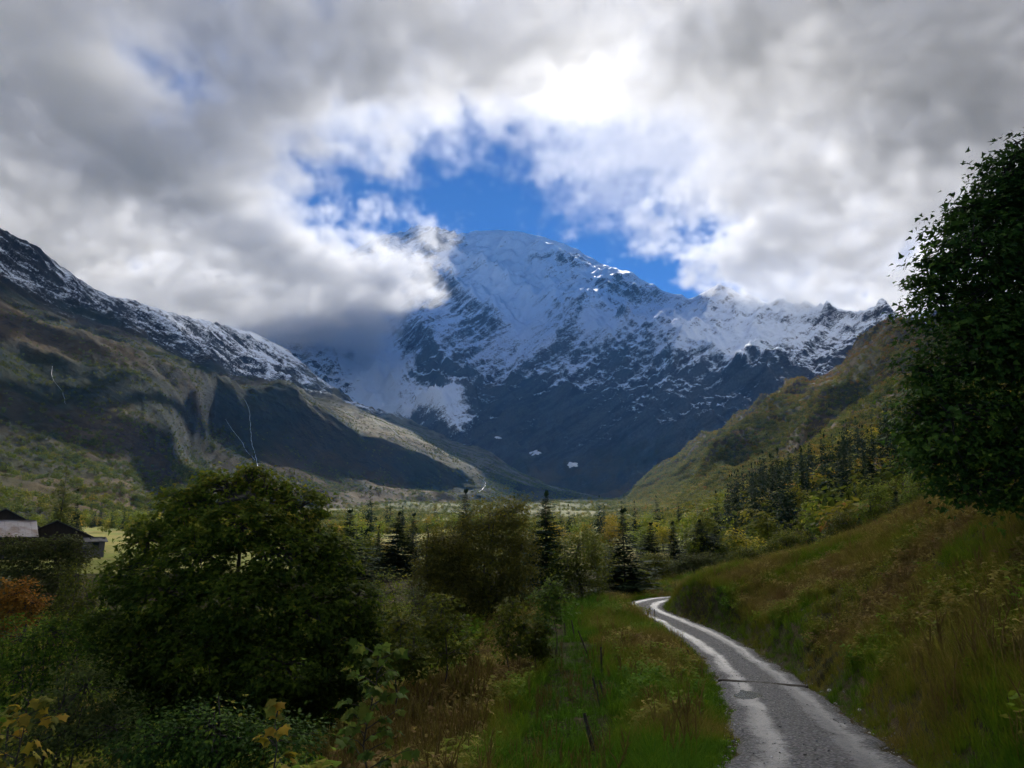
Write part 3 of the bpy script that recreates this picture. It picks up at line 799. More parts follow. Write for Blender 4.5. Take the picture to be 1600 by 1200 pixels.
def conifer_mesh(name, h, r, levels, per, sprigs, seed, mat, droop=0.28, ragged=0.25, bare=0.06, taper=0.85, sprig_w=1.0, open_=0.0):
    """Needled branches in whorls on a straight stem: each branch a row of sprigs cut as narrow blades."""
    rs = np.random.default_rng(seed)
    P_, N_, T_, S_, V_ = [], [], [], [], []
    for k in range(levels):
        f = (k + rs.uniform(-0.3, 0.3)) / levels
        f = min(max(f, 0.0), 0.985)
        z = h * (bare + (1 - bare) * f)
        f0 = f
        for b in range(per):
            f = min(max(f0 + rs.uniform(-0.8, 0.8) / levels, 0.0), 0.99)
            z = h * (bare + (1 - bare) * f)
            L = r * (1 - f)**taper * rs.uniform(1 - ragged, 1 + ragged * 0.6) + 0.006 * h
            if rs.random() < open_: continue
            an = rs.uniform(0, 2 * math.pi)
            Lb = L * rs.uniform(0.65, 1.12)
            d = np.array([math.cos(an), math.sin(an), 0.0])
            s_ = np.linspace(0.12, 1.0, sprigs)
            dz = (0.18 * s_ - (droop + 0.25 * (1 - f)) * s_**1.5 + 0.22 * s_**3) * Lb * (1 - 0.8 * f) + 0.25 * f * s_ * Lb
            p = np.array([0, 0, z]) + d * (s_ * Lb)[:, None] + np.array([0, 0, 1.0]) * dz[:, None]
            sl = (0.50 * Lb / math.sqrt(sprigs) + 0.020 * h * (1.15 - f)) * (1.1 - 0.55 * s_)
            sd = np.array([-d[1], d[0], 0])
            for sg in (-1, 0, 1):
                tt = d * (0.65 if sg else 1.0) + sd * sg * 0.9 + np.array([0, 0, -0.22])
                P_.append(p); T_.append(np.repeat(tt[None, :], sprigs, axis=0) + rs.normal(0, 0.18, (sprigs, 3)))
                N_.append(np.repeat(np.array([[0, 0, 1.0]]), sprigs, axis=0) + rs.normal(0, 0.45, (sprigs, 3)))
                S_.append(sl * rs.uniform(0.7, 1.3, sprigs)); V_.append(np.clip(0.25 + 0.4 * s_ + rs.normal(0, 0.15, sprigs), 0, 1))
    nl = 8                                                        # the leading shoot
    P_.append(np.tile(np.array([[0, 0, h * 0.955]]), (nl, 1))); T_.append(np.tile(np.array([[0, 0, 1.0]]), (nl, 1)) + rs.normal(0, 0.10, (nl, 3)))
    N_.append(rs.normal(0, 1, (nl, 3)) * (1, 1, 0.05)); S_.append(np.full(nl, 0.075 * h) * rs.uniform(0.5, 1, nl)); V_.append(np.full(nl, 0.5))
    c = np.concatenate
    return leaf_mesh(name, c(P_), unit(c(N_)), unit(c(T_)), c(S_), c(V_), 'oval', mat, 0.25, 0.62 * sprig_w)
def stem_mesh(name, h, r, mat=None, sides=6):
    return tube_mesh(name, [(np.array([(0, 0, -0.4), (0, 0, h * 0.5), (0.01 * h, 0, h * 0.97)]), np.array([r, r * 0.55, r * 0.06]))], mat or M_BARK, sides)
def puff_mesh(name, h, w, n, leaf, seed, mat, tall=1.0, kind='oval'):
    """Far broadleaf crown: leaf clumps through a lumpy volume."""
    rs = np.random.default_rng(seed)
    nl = 7
    lc = np.stack((rs.normal(0, 0.24 * w, nl), rs.normal(0, 0.24 * w, nl), h * rs.uniform(0.28, 0.80, nl)), axis=1)
    lr = w * rs.uniform(0.22, 0.36, nl)
    k = rs.integers(0, nl, n)
    d = unit(rs.normal(0, 1, (n, 3)) + np.array([0, 0, 0.2]))
    p = lc[k] + d * (lr[k] * (0.65 + 0.4 * rs.random(n)))[:, None] * np.array([1, 1, 1.15 * tall])
    p[:, 2] = np.clip(p[:, 2], 0.05 * h, h)
    nn = unit(d * 0.9 + np.array([0, 0, 0.5]) + rs.normal(0, 0.35, (n, 3)))
    tt = unit(rs.normal(0, 1, (n, 3)) - np.array([0, 0, 0.3]))
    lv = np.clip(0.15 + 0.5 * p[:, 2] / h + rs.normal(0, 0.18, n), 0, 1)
    return leaf_mesh(name, p, nn, tt, leaf * rs.uniform(0.7, 1.3, n), lv, kind, mat)

# ---------------------------------------------------------------- the near trees
def gz(x, y): return float(ground_z(x, y)[0])
def vz_(x, y): return float(valley_z(np.array([x]), np.array([float(y)]))[0])
def base_at(px, D):
    q = P(px, 830, D)
    return (q[0], D, gz(q[0], D))

broadleaf('maple_tree', 'tall dark maple cut off by the frame, above the grassy bank beside the road', 'tree', (15.6, 20.5, gz(15.6, 20.5)),
          lobes_at(20, [(1572, 285, 62, 62), (1612, 330, 100, 110), (1518, 395, 80, 75, -.6), (1585, 440, 110, 110, .5), (1470, 480, 62, 62), (1525, 545, 105, 90), (1610, 590, 130, 120), (1452, 590, 55, 45, .4),
                        (1490, 665, 85, 75, -.4), (1560, 705, 85, 70), (1640, 720, 90, 80), (1700, 480, 170, 190, .5), (1720, 690, 140, 120), (1450, 690, 50, 42, .6), (1540, 345, 60, 60), (1436, 655, 40, 46, .3), (1472, 728, 58, 44, .2), (1525, 768, 60, 36), (1610, 780, 90, 44), (1462, 430, 34, 40), (1500, 335, 36, 34, .3), (1590, 228, 26, 26)]),
          ML['dark_maple'], 3200, 16, 0.18, 0.23, 'star', 0.24, 11, shell=0.25, lv_top=-0.45, fork=0.3)
broadleaf('maple_tree', 'broad green maple with an uneven crown, below the road on the stream side', 'tree', (-9.2, 25.0, gz(-9.2, 25.0)),
          lobes_at(24.5, [(a_, b_, c_ * 0.86, d_ * 0.86, *e_) for a_, b_, c_, d_, *e_ in [(350, 772, 50, 36), (415, 770, 44, 34, .3), (285, 796, 48, 40, -.5), (470, 800, 46, 44, .4), (378, 822, 62, 46, -1.2), (230, 850, 46, 40), (310, 868, 60, 48, -1.4), (440, 872, 62, 50, -1.2), (185, 908, 42, 36),
                          (515, 880, 44, 48), (548, 950, 46, 50, -.3), (250, 935, 66, 52, -1), (375, 940, 90, 62, -1.6), (490, 960, 66, 56, -1.4), (170, 985, 46, 40, .4), (215, 1020, 70, 56, -.6), (320, 1020, 84, 66, -1.2), (440, 1050, 84, 66, -1.6),
                          (548, 1035, 56, 56, -.6), (370, 1110, 130, 80), (240, 1110, 90, 70), (510, 1120, 80, 70), (575, 985, 30, 34, -.2), (395, 742, 26, 18), (330, 748, 24, 18, .3), (500, 845, 26, 26)]]),
          ML['maple'], 4400, 15, 0.175, 0.17, 'star', 0.26, 12, shell=0.6, lv_top=0.75, fork=0.3)  # leaf tone lightens upward, painting in the sunlit crown top
# open birches in the middle
broadleaf('birch_tree', 'tall feathery olive birch in front of the sunlit valley floor', 'tree', base_at(765, 52),
          lobes_at(52, [(800, 812, 30, 42), (760, 830, 40, 44), (815, 870, 26, 60), (770, 890, 60, 60), (720, 862, 42, 50), (785, 945, 58, 42), (735, 940, 42, 40)]),
          ML['birch'], 1500, 22, 0.19, 0.34, 'oval', 0.13, 21, shell=0.25, gap=0.1, stems=3, lv_top=0.5, droop=1.2)
broadleaf('birch_tree', 'lower olive birch leaning into its taller neighbour', 'tree', base_at(690, 50),
          lobes_at(50, [(690, 865, 38, 38), (672, 910, 34, 42), (708, 920, 36, 44), (690, 960, 40, 30)]),
          ML['birch'], 800, 22, 0.18, 0.32, 'oval', 0.10, 22, shell=0.25, stems=2, lv_top=0.4, droop=1.1)
broadleaf('alder_tree', 'round dark green alder between two spruces by the meadow', 'tree', base_at(910, 68),
          lobes_at(68, [(905, 862, 38, 34), (885, 895, 34, 34), (928, 890, 30, 40), (905, 922, 44, 26)]), ML['olive'], 650, 18, 0.19, 0.32, 'oval', 0.15, 23, lv_top=0.4)
broadleaf('alder_tree', 'small round alder right of the last dark spruce by the road end', 'tree', base_at(1030, 92),
          lobes_at(92, [(1030, 885, 20, 20), (1050, 893, 18, 16), (1010, 898, 16, 14)]), ML['olive'], 260, 16, 0.24, 0.34, 'oval', 0.12, 24, lv_top=0.4)
broadleaf('hazel_bush', 'yellow green hazel bush right of the broad maple', 'bush', base_at(600, 34),
          lobes_at(34, [(600, 935, 38, 40), (575, 975, 34, 40), (615, 985, 30, 36)]), ML['olive'], 260, 14, 0.13, 0.2, 'oval', 0.07, 25, stems=3, lv_top=0.6)
broadleaf('hazel_bush', 'dull green hazel bush in front of the lower birch', 'bush', base_at(650, 38),
          lobes_at(38, [(650, 950, 30, 34), (668, 985, 34, 30), (640, 1000, 26, 24)]), ML['willow'], 200, 14, 0.13, 0.2, 'oval', 0.07, 26, stems=3)
# bushes on the brow of the bank and in the hollow behind it
for nm, lab, px, D, rows, mat, sd in (
    ('hazel_bush', 'yellow green bush at the left end of the brow, behind the brown mound', 1165, 92, [(1160, 872, 22, 16), (1182, 868, 20, 18), (1145, 880, 16, 10)], 'olive', 61),
    ('hazel_bush', 'bright bush left of the half hidden small spruce on the brow', 1228, 86, [(1222, 850, 22, 20), (1245, 846, 20, 22), (1205, 862, 16, 12)], 'hill_green', 62),
    ('hazel_bush', 'olive bush between two small spruces on the brow of the bank', 1318, 80, [(1322, 822, 22, 24), (1340, 830, 16, 18), (1300, 840, 16, 12)], 'olive', 63),
    ('alder_tree', 'full green alder left of the stocky dark spruce on the brow', 1372, 78, [(1372, 785, 24, 28), (1358, 806, 22, 20), (1390, 800, 18, 22)], 'hill_green', 64),
    ('alder_tree', 'tall green alder right of the stocky dark spruce on the brow', 1440, 74, [(1440, 760, 26, 32), (1425, 785, 22, 20), (1460, 780, 24, 24)], 'hill_green', 65),
    ('alder_tree', 'shaded green alder under the tall dark maple', 1505, 62, [(1500, 740, 30, 30), (1530, 752, 28, 24), (1478, 760, 22, 20)], 'olive', 66),
    ('hazel_bush', 'low bush below the spruce row at the end of the road', 1085, 88, [(1080, 880, 22, 14), (1106, 878, 18, 14), (1062, 886, 14, 10)], 'willow', 67),
    ('hazel_bush', 'dark bush at the foot of the tall spruce by the road end', 995, 80, [(1000, 905, 20, 14), (985, 912, 18, 12)], 'olive', 68)):
    broadleaf(nm, lab, 'tree' if nm == 'alder_tree' else 'bush', base_at(px, D), lobes_at(D, rows), ML[mat], 330, 14, 0.22, 0.30, 'oval', 0.10, sd, shell=0.3, stems=2, lv_top=0.5)
# mixed trees filling the valley floor between the spruces
MID = {m: [puff_mesh('crown', 6.0, 4.6, 1700, 0.34, 190 + k, ML[m], 1.15) for k in range(3)] for m in ('hill_green', 'olive', 'autumn')}
MIDT = stem_mesh('trunk', 5.0, 0.12)
rs = np.random.default_rng(77)
for k, (px, D, py_top, kind, lab) in enumerate((
    (505, 100, 812, 'olive', 'olive tree beside the crown of the broad maple, left of the first spruce'), (572, 120, 838, 'hill_green', 'low green tree right of the first dark spruce'), (600, 130, 846, 'autumn', 'yellowish tree left of the pair of spruces'),
    (668, 128, 836, 'hill_green', 'green tree between the pair of spruces and the birches'), (822, 95, 838, 'olive', 'olive tree under the left side of the black spruce'), (838, 140, 826, 'hill_green', 'light green tree behind the black spruce right of the birch'),
    (882, 150, 826, 'autumn', 'yellow green tree behind the round alder'), (930, 130, 832, 'hill_green', 'green tree just right of the round alder'), (952, 160, 822, 'autumn', 'yellow tree left of the tall spruce at the road end'), (945, 96, 856, 'olive', 'low olive tree at the foot of the tall spruce at the road end'),
    (1000, 150, 828, 'hill_green', 'light green tree behind the slim spruce at the road end'), (1035, 170, 822, 'autumn', 'yellow tree in the gap between the slim spruces'), (1070, 120, 838, 'hill_green', 'round green tree left of the first spruce of the row'),
    (1105, 170, 806, 'hill_green', 'tall light green tree behind the spruce row'), (1135, 118, 842, 'olive', 'olive tree in the spruce row above the brown mound'), (1172, 120, 832, 'autumn', 'yellow tree at the uphill end of the spruce row'), (1200, 150, 808, 'hill_green', 'green tree above the uphill end of the spruce row'),
    (1010, 98, 868, 'olive', 'low bushy tree between the two tallest dark spruces near the road end'), (700, 140, 826, 'autumn', 'yellowish tree seen between the birch tops'))):
    q = P(px, 830, D); z = gz(q[0], D) if D < 100 else vz_(q[0], D)
    root = empty('broadleaf_tree', (q[0], D, z - 0.1), k * 1.3); tag(root, lab, 'tree')
    H = max(P(px, py_top, D)[2] - z, 2.5) * 1.15
    for nm, me in (('crown', MID[kind][k % 3]), ('trunk', MIDT)):
        o = obj(nm, me, root); o.scale = (H / 6 * 1.25, H / 6 * 1.25, H / 6)
# saplings on the slope below the fence
for nm, lab, px, D, rows, mat, sd in (
    ('maple_sapling', 'slim maple sapling with airy olive leaves above the reddish weeds', 690, 24, [(690, 950, 26, 24), (672, 985, 30, 26), (708, 990, 28, 28), (685, 1025, 30, 24), (716, 1020, 18, 18)], 'olive', 31),
    ('maple_sapling', 'thin yellowish maple sapling left of the sapling by the fence', 803, 28, [(800, 948, 14, 20), (790, 980, 24, 22), (818, 985, 20, 22), (800, 1015, 24, 18)], 'olive', 32),
    ('maple_sapling', 'taller bright topped maple sapling closest to the fence posts', 862, 30, [(862, 918, 12, 18), (850, 935, 20, 14), (876, 938, 18, 14), (862, 960, 24, 18), (852, 990, 16, 16)], 'young_maple', 33),
    ('maple_sapling', 'short olive maple sapling between two taller saplings', 836, 29, [(836, 985, 12, 16), (830, 1010, 18, 16), (845, 1020, 14, 14)], 'olive', 34),
    ('maple_sapling', 'leafy olive sapling beside the crown of the broad maple', 628, 22, [(625, 985, 22, 26), (612, 1030, 26, 26), (640, 1035, 24, 26)], 'olive', 35)):
    broadleaf(nm, lab, 'sapling', base_at(px, D), lobes_at(D, rows), ML[mat], 130, 11, 0.15, 0.16, 'star', 0.035, sd, shell=0.2, lv_top=0.5)
# shrubs at the lower left
for nm, lab, px, D, rows, mat, sd, n in (
    ('willow_bush', 'grey green willow bush in front of the pale chalet roof', 55, 40, [(30, 852, 40, 16), (95, 856, 36, 20), (40, 866, 48, 24), (85, 880, 40, 30), (128, 866, 24, 16), (112, 850, 20, 14), (25, 905, 50, 34), (95, 920, 34, 34), (55, 935, 60, 30)], 'willow', 41, 1000),
    ('willow_bush', 'dull olive willow bush left of the broad maple, under the green field', 125, 33, [(118, 905, 24, 26), (135, 945, 28, 34), (110, 960, 40, 30), (140, 990, 40, 30)], 'olive', 42, 300),
    ('orange_bush', 'small tree turned orange in front of the willow bush', 25, 28, [(25, 935, 36, 28), (45, 950, 24, 20), (10, 965, 40, 30)], 'orange', 43, 260),
    ('alder_bush', 'dark green alder bush under the orange tree', 40, 22, [(30, 1015, 60, 44), (85, 1000, 46, 40), (20, 1070, 60, 40), (110, 1050, 44, 44)], 'maple', 44, 420),
    ('alder_bush', 'shadowed alder bush left of the broad maple trunk', 120, 19, [(130, 1085, 60, 50), (90, 1120, 60, 46), (180, 1150, 70, 50), (60, 1165, 60, 44)], 'willow', 45, 420),
    ('hazel_bush', 'dark hazel bush at the foot of the broad maple', 420, 17, [(330, 1150, 80, 50), (430, 1170, 80, 46), (250, 1165, 70, 50)], 'dark_maple', 46, 400)):
    broadleaf(nm, lab, 'bush', base_at(px, D), lobes_at(D, rows), ML[mat], n, 13, (0.16 if D > 35 else 0.13) if D > 25 else 0.11, 0.17, 'oval', 0.06, sd, shell=0.3, stems=3, lv_top=0.35)

# ---- saplings so near that each leaf shows: every leaf is a part
def leafy_sapling(name, label, px, D, py_top, n_leaf, leaf, width_px, mat, seed, top_only=None, lv0=0.5):
    rs = np.random.default_rng(seed)
    q = P(px, 830, D); bx = q[0]
    base = np.array((bx, D, gz(bx, D)))
    top = P(px, py_top, D)
    H = top[2] - base[2]
    root = empty(name, base); tag(root, label, 'sapling')
    w = width_px * D * 1.05 / FPX
    stem = bend((0, 0, -0.2), (top[0] - base[0], 0, H), 9, 0, rs)
    paths = [(stem, np.linspace(0.022, 0.004, 9))]
    T, F = LEAF['maple']
    protos = []
    for k in range(6):                                           # six cut leaves with their own tone, shared by all
        V = np.stack((T[:, 0] * rs.uniform(0.9, 1.1), T[:, 1], -0.22 * np.abs(T[:, 0]) - 0.25 * T[:, 1]**2 + rs.normal(0, 0.03, len(T))), axis=1)
        me = mesh_np('leaf', V, F, mat)
        at = me.attributes.new('lv', 'FLOAT', 'POINT'); at.data.foreach_set('value', np.full(len(T), np.clip(lv0 + (k - 2.5) * 0.17, 0, 1), dtype=np.float32))
        protos.append(me)
    z_lo = 0.30 if top_only is None else top_only
    twigs = []
    nt = max(6, n_leaf // 6)
    for k in range(nt):
        f = z_lo + (1 - z_lo) * (k + 0.5) / nt
        i = min(int(f * 8), 7)
        p0 = stem[i] + (stem[i + 1] - stem[i]) * (f * 8 - i)
        an = k * 2.4 + rs.normal(0, 0.3)
        Lb = w * 0.5 * (1.15 - 0.85 * (f - z_lo) / (1 - z_lo)) * rs.uniform(0.6, 1.1)
        p1 = p0 + np.array([math.cos(an) * Lb, math.sin(an) * Lb, 0.30 * Lb + 0.05])
        pts = bend(p0, p1, 5, 0.06, rs)
        paths.append((pts, np.linspace(0.007, 0.002, 5)))
        twigs.append((pts, an))
    obj('stem', tube_mesh('stem', paths, M_BARK, 5), root)
    for k in range(n_leaf):
        pts, an = twigs[k % nt]
        f = rs.uniform(0.35, 1.0) if k >= nt else 1.0
        i = min(int(f * 4), 3)
        p = pts[i] + (pts[i + 1] - pts[i]) * (f * 4 - i) + rs.normal(0, 0.02, 3)
        a2 = an + rs.normal(0, 0.9)
        o = obj('leaf', protos[int(rs.integers(0, 6))], root)
        tip = unit(np.array([math.cos(a2), math.sin(a2), -rs.uniform(0.1, 0.9)]))
        nor = unit(np.array([0, -0.35, 1.0]) + rs.normal(0, 0.35, 3))
        nor = unit(nor - tip * np.dot(nor, tip)); sd = np.cross(tip, nor)
        M = Matrix(((sd[0], tip[0], nor[0]), (sd[1], tip[1], nor[1]), (sd[2], tip[2], nor[2]))).to_4x4()
        s = leaf * rs.uniform(0.65, 1.2)
        o.matrix_local = Matrix.Translation(p) @ M @ Matrix.Scale(s, 4)
    return root
leafy_sapling('maple_sapling', 'bright green maple sapling with large leaves, closest to the lens, left of the reddish weeds', 592, 8.6, 1010, 270, 0.13, 165, ML['young_maple'], 51, 0.12)
leafy_sapling('maple_sapling', 'small maple shoot with a few yellow orange leaves before the dark maple', 438, 8.0, 1095, 52, 0.12, 85, ML['yellow_maple'], 52, 0.45, 0.35)
leafy_sapling('maple_sapling', 'yellowing maple sapling in the bottom corner under the shadowed alder bush', 45, 9.2, 1092, 220, 0.13, 190, ML['yellow_maple'], 53, 0.3, 0.12)

# ---------------------------------------------------------------- spruces, larch
SPR = [(conifer_mesh('crown', 10.0, 1.75, (34, 42, 30, 38)[k], 11, 6, 60 + k, ML['spruce'], (0.22, 0.34, 0.28, 0.16)[k], (0.45, 0.30, 0.55, 0.40)[k], 0.04, (0.95, 0.75, 1.1, 0.85)[k]), stem_mesh('trunk', 10.0, 0.16)) for k in range(4)]
def near_spruce(label, px, D, py_top, wide, k, py_base=None, group=None):
    q = P(px, 830, D)
    z = gz(q[0], D) if D < 100 else float(valley_z(np.array([q[0]]), np.array([D]))[0])
    top = P(px, py_top, D)[2]
    H = top - z
    root = empty('spruce_tree', (q[0], D, z - 0.1), k * 1.7); tag(root, label, 'tree', group)
    s = H / 10.0
    w = wide * 2.35 * D * 1.02 / FPX / 3.6
    for nm, me in (('crown', SPR[k % 4][0]), ('trunk', SPR[k % 4][1])):
        o = obj(nm, me, root); o.scale = (w, w, s) if nm == 'crown' else (s, s, s)
    return root
for a in (
    ('dark spruce standing between the broad maple and the pair of spruces, by the meadow', 545, 95, 796, 50, 0),
    ('left spruce of the pair standing on the meadow left of the birches', 622, 105, 800, 40, 1),
    ('right spruce of the pair standing on the meadow left of the birches', 646, 108, 802, 32, 2),
    ('spruce tip rising above the tall feathery birch', 727, 88, 764, 36, 3),
    ('tall black spruce right of the feathery birch, before the round alder', 853, 72, 768, 50, 1),
    ('tall black spruce between the round alder and the road end', 974, 76, 795, 56, 2),
    ('slim spruce just right of the tall spruce by the road end', 1017, 104, 816, 36, 3),
    ('dark slim spruce standing alone in the middle of the spruce row', 1051, 112, 815, 28, 0),
    ('spruce with its foot in bushes, first of the row under the wooded spur', 1093, 120, 812, 40, 1),
    ('wide spruce in the row under the wooded spur, above the brown mound', 1118, 124, 822, 40, 3),
    ('spruce at the uphill end of the row above the brown mound', 1150, 128, 806, 34, 2),
    ('little spruce below the deciduous trees on the brow of the bank', 1296, 84, 812, 26, 0),
    ('small spruce half hidden by bushes on the brow of the bank', 1262, 88, 824, 24, 1),
    ('stocky dark spruce among the green trees at the brow of the bank', 1405, 70, 768, 40, 2),
    ('low spruce below the stocky one on the brow of the bank', 1344, 74, 808, 22, 3),
    ('small pointed spruce beside the low meadow left of the pair', 592, 118, 822, 18, 2),
    ('dark spruce on the meadow beside the chalet roof', 120, 128, 806, 20, 3)):
    near_spruce(*a)
LAR = conifer_mesh('crown', 10.0, 2.6, 26, 9, 6, 71, ML['larch'], 0.10, 0.35, 0.10, 0.65, 0.8, 0.1)
q = P(92, 830, 135)
root = empty('larch_tree', (q[0], 135, float(valley_z(np.array([q[0]]), np.array([135.0]))[0]))); tag(root, 'yellow green larch standing behind the chalet roofs', 'tree')
H = P(92, 728, 135)[2] - root.location.z
for nm, me in (('crown', LAR), ('trunk', stem_mesh('trunk', 10.0, 0.16))):
    o = obj(nm, me, root); o.scale = (H / 10 * 0.95, H / 10 * 0.95, H / 10)

# ---------------------------------------------------------------- the woods on the slopes and the valley floor
def inside(px, py, poly):
    poly = np.array(poly, float); r = np.zeros(np.shape(px), dtype=bool); n = len(poly)
    for k in range(n):
        (ax, ay), (bx, by) = poly[k], poly[(k + 1) % n]
        c = (ay > py) != (by > py)
        r ^= c & (px < (bx - ax) * (py - ay) / (by - ay + 1e-12) + ax)
    return r
def sample_grid(G, n, rs, lo=0, hi=None, wt=None):
    """Random places on a terrain grid, even per square metre."""
    X, Y, Z = (g[:, lo:hi] for g in G)
    ex = np.hypot(np.diff(X[:, :-1], axis=0), np.diff(Y[:, :-1], axis=0)); ey = np.hypot(np.diff(X[:-1], axis=1), np.diff(Y[:-1], axis=1))
    A = (ex * ey)
    if wt is not None: A = A * wt[:-1, lo:hi][:, :-1]
    k = rs.choice(A.size, n, p=(A / A.sum()).ravel())
    i, j = np.unravel_index(k, A.shape)
    u, v = rs.random(n), rs.random(n)
    f = lambda g: (g[i, j] * (1 - u) + g[i + 1, j] * u) * (1 - v) + (g[i, j + 1] * (1 - u) + g[i + 1, j + 1] * u) * v
    return f(X), f(Y), f(Z)
FAR_SPR = [conifer_mesh('crown', 10.0, 2.5, 17, 9, 3, 80 + k, ML['spruce'], 0.25, 0.3, 0.02, 0.85, 1.3) for k in range(4)]
FAR_PUFF = {m: [puff_mesh('crown', 6.0, 5.2, 420, 0.62, 90 + k, ML[m], 1.0) for k in range(4)] for m in ('autumn', 'hill_green', 'olive')}
def plant(name, me, x, y, z, s, label, cat, group, rs, sx=1.0):
    o = obj(name, me); o.location = (x, y, z); o.scale = (s * sx, s * sx, s); o.rotation_euler = (0, 0, rs.uniform(0, 6.28))
    return tag(o, label, cat, group)
rs = np.random.default_rng(101)
# spruce stand on the right slope
STAND = [(1120, 852), (1140, 812), (1185, 772), (1250, 752), (1320, 716), (1390, 700), (1465, 690), (1490, 760), (1410, 776), (1340, 800), (1260, 838), (1190, 868)]
x, y, z = sample_grid(RG, 9000, rs, 0, 130)
px, py = project(x, y, z)
m = inside(px, py + 6, STAND) & (y < 620)
x, y, z, px, py = x[m], y[m], z[m], px[m], py[m]
took = []
for k in np.argsort(y):
    if all((x[k] - a)**2 + (y[k] - b)**2 > (3.2 + 0.006 * y[k])**2 for a, b in took):
        took.append((x[k], y[k]))
        h = rs.uniform(11, 19) * (0.8 if y[k] < 150 else 1.0)
        o = plant('spruce_tree', FAR_SPR[int(rs.integers(0, 4))], x[k], y[k], z[k] - 0.3, h / 10, 'dark spruce in the dense stand on the right wooded slope', 'tree', 'spruces of the stand on the right slope', rs, rs.uniform(0.75, 1.1))
    if len(took) >= 170: break
# broadleaf trees round the stand, up the slope and along the brow
x, y, z = sample_grid(RG, 16000, rs, 0, 150)
px, py = project(x, y, z)
m = (px > 985) & (px < 1640) & ~inside(px, py - 2, STAND) & (y < 900) & (rs.random(len(px)) < np.clip(500 / y, 0.15, 1))
x, y, z, px, py = x[m], y[m], z[m], px[m], py[m]
took2 = []
for k in np.argsort(y):
    if all((x[k] - a)**2 + (y[k] - b)**2 > (5.0 + 0.008 * y[k])**2 for a, b in took2):
        took2.append((x[k], y[k]))
        h = rs.uniform(4.5, 9.5) * np.interp(y[k], (60, 140, 500), (0.7, 1.0, 1.35))
        yel = rs.random() < np.interp(py[k], (640, 740, 800), (0.35, 0.55, 0.15))
        kind = 'autumn' if yel else ('hill_green' if rs.random() < 0.7 else 'olive')
        lab = {'autumn': 'yellowing broadleaf tree on the right wooded slope', 'hill_green': 'light green broadleaf tree on the right wooded slope', 'olive': 'dull olive broadleaf tree on the right wooded slope'}[kind]
        plant('broadleaf_tree', FAR_PUFF[kind][int(rs.integers(0, 4))], x[k], y[k], z[k] - 0.4, h / 6, lab, 'tree', 'broadleaf trees on the right slope, ' + kind.replace('_', ' '), rs, rs.uniform(0.75, 1.05))
    if len(took2) >= 170: break
# trees of the valley floor
n = 4200
yy = np.exp(rs.uniform(np.log(150), np.log(1450), n)); aa = rs.uniform(-0.62, 0.30, n); xx = aa * yy
zz = valley_z(xx, yy); px, py = project(xx, yy, zz)
dens = smooth(0.42, 0.60, 0.5 + 0.5 * fbm(xx / 130, yy / 180, 3, 0.5, 71)) + 0.25 * smooth(500, 900, yy)
open_ = (yy < 420) & (rs.random(n) > 0.10)                                      # the meadow is mostly bare
m = (rs.random(n) < dens) & ~open_ & (yy > 200)
m &= ~((px > 120) & (px < 235) & (yy < 360))
xx, yy, zz, px = xx[m], yy[m], zz[m], px[m]
took3 = []
for k in np.argsort(yy):
    if all((xx[k] - a)**2 + (yy[k] - b)**2 > (3.0 + 0.006 * yy[k])**2 for a, b in took3):
        took3.append((xx[k], yy[k]))
        if rs.random() < 0.30:
            plant('spruce_tree', FAR_SPR[int(rs.integers(0, 4))], xx[k], yy[k], zz[k] - 0.2, rs.uniform(0.9, 1.7), 'small dark spruce on the sunlit valley floor', 'tree', 'spruces of the valley floor', rs, rs.uniform(0.8, 1.1))
        else:
            kind = 'hill_green' if rs.random() < 0.75 else 'autumn'
            plant('broadleaf_tree', FAR_PUFF[kind][int(rs.integers(0, 4))], xx[k], yy[k], zz[k] - 0.3, rs.uniform(0.9, 1.8), 'light green broadleaf tree on the sunlit valley floor' if kind == 'hill_green' else 'yellow broadleaf tree on the sunlit valley floor', 'tree',
                  'broadleaf trees of the valley floor, ' + kind.replace('_', ' '), rs)
    if len(took3) >= 165: break
# a belt of trees behind the left meadow
for k in range(40):
    pxx = rs.uniform(-20, 300); D = rs.uniform(405, 470) + (pxx > 215) * rs.uniform(0, 150)
    q = P(pxx, 830, D); zq = float(valley_z(np.array([q[0]]), np.array([D]))[0])
    if rs.random() < 0.55: plant('spruce_tree', FAR_SPR[int(rs.integers(0, 4))], q[0], D, zq, rs.uniform(0.7, 1.3), 'bluish spruce in the belt behind the left meadow', 'tree', 'spruces behind the left meadow', rs)
    else: plant('broadleaf_tree', FAR_PUFF['hill_green'][int(rs.integers(0, 4))], q[0], D, zq, rs.uniform(0.9, 1.5), 'green broadleaf tree in the belt behind the left meadow', 'tree', 'broadleaf trees behind the left meadow', rs, 0.8)

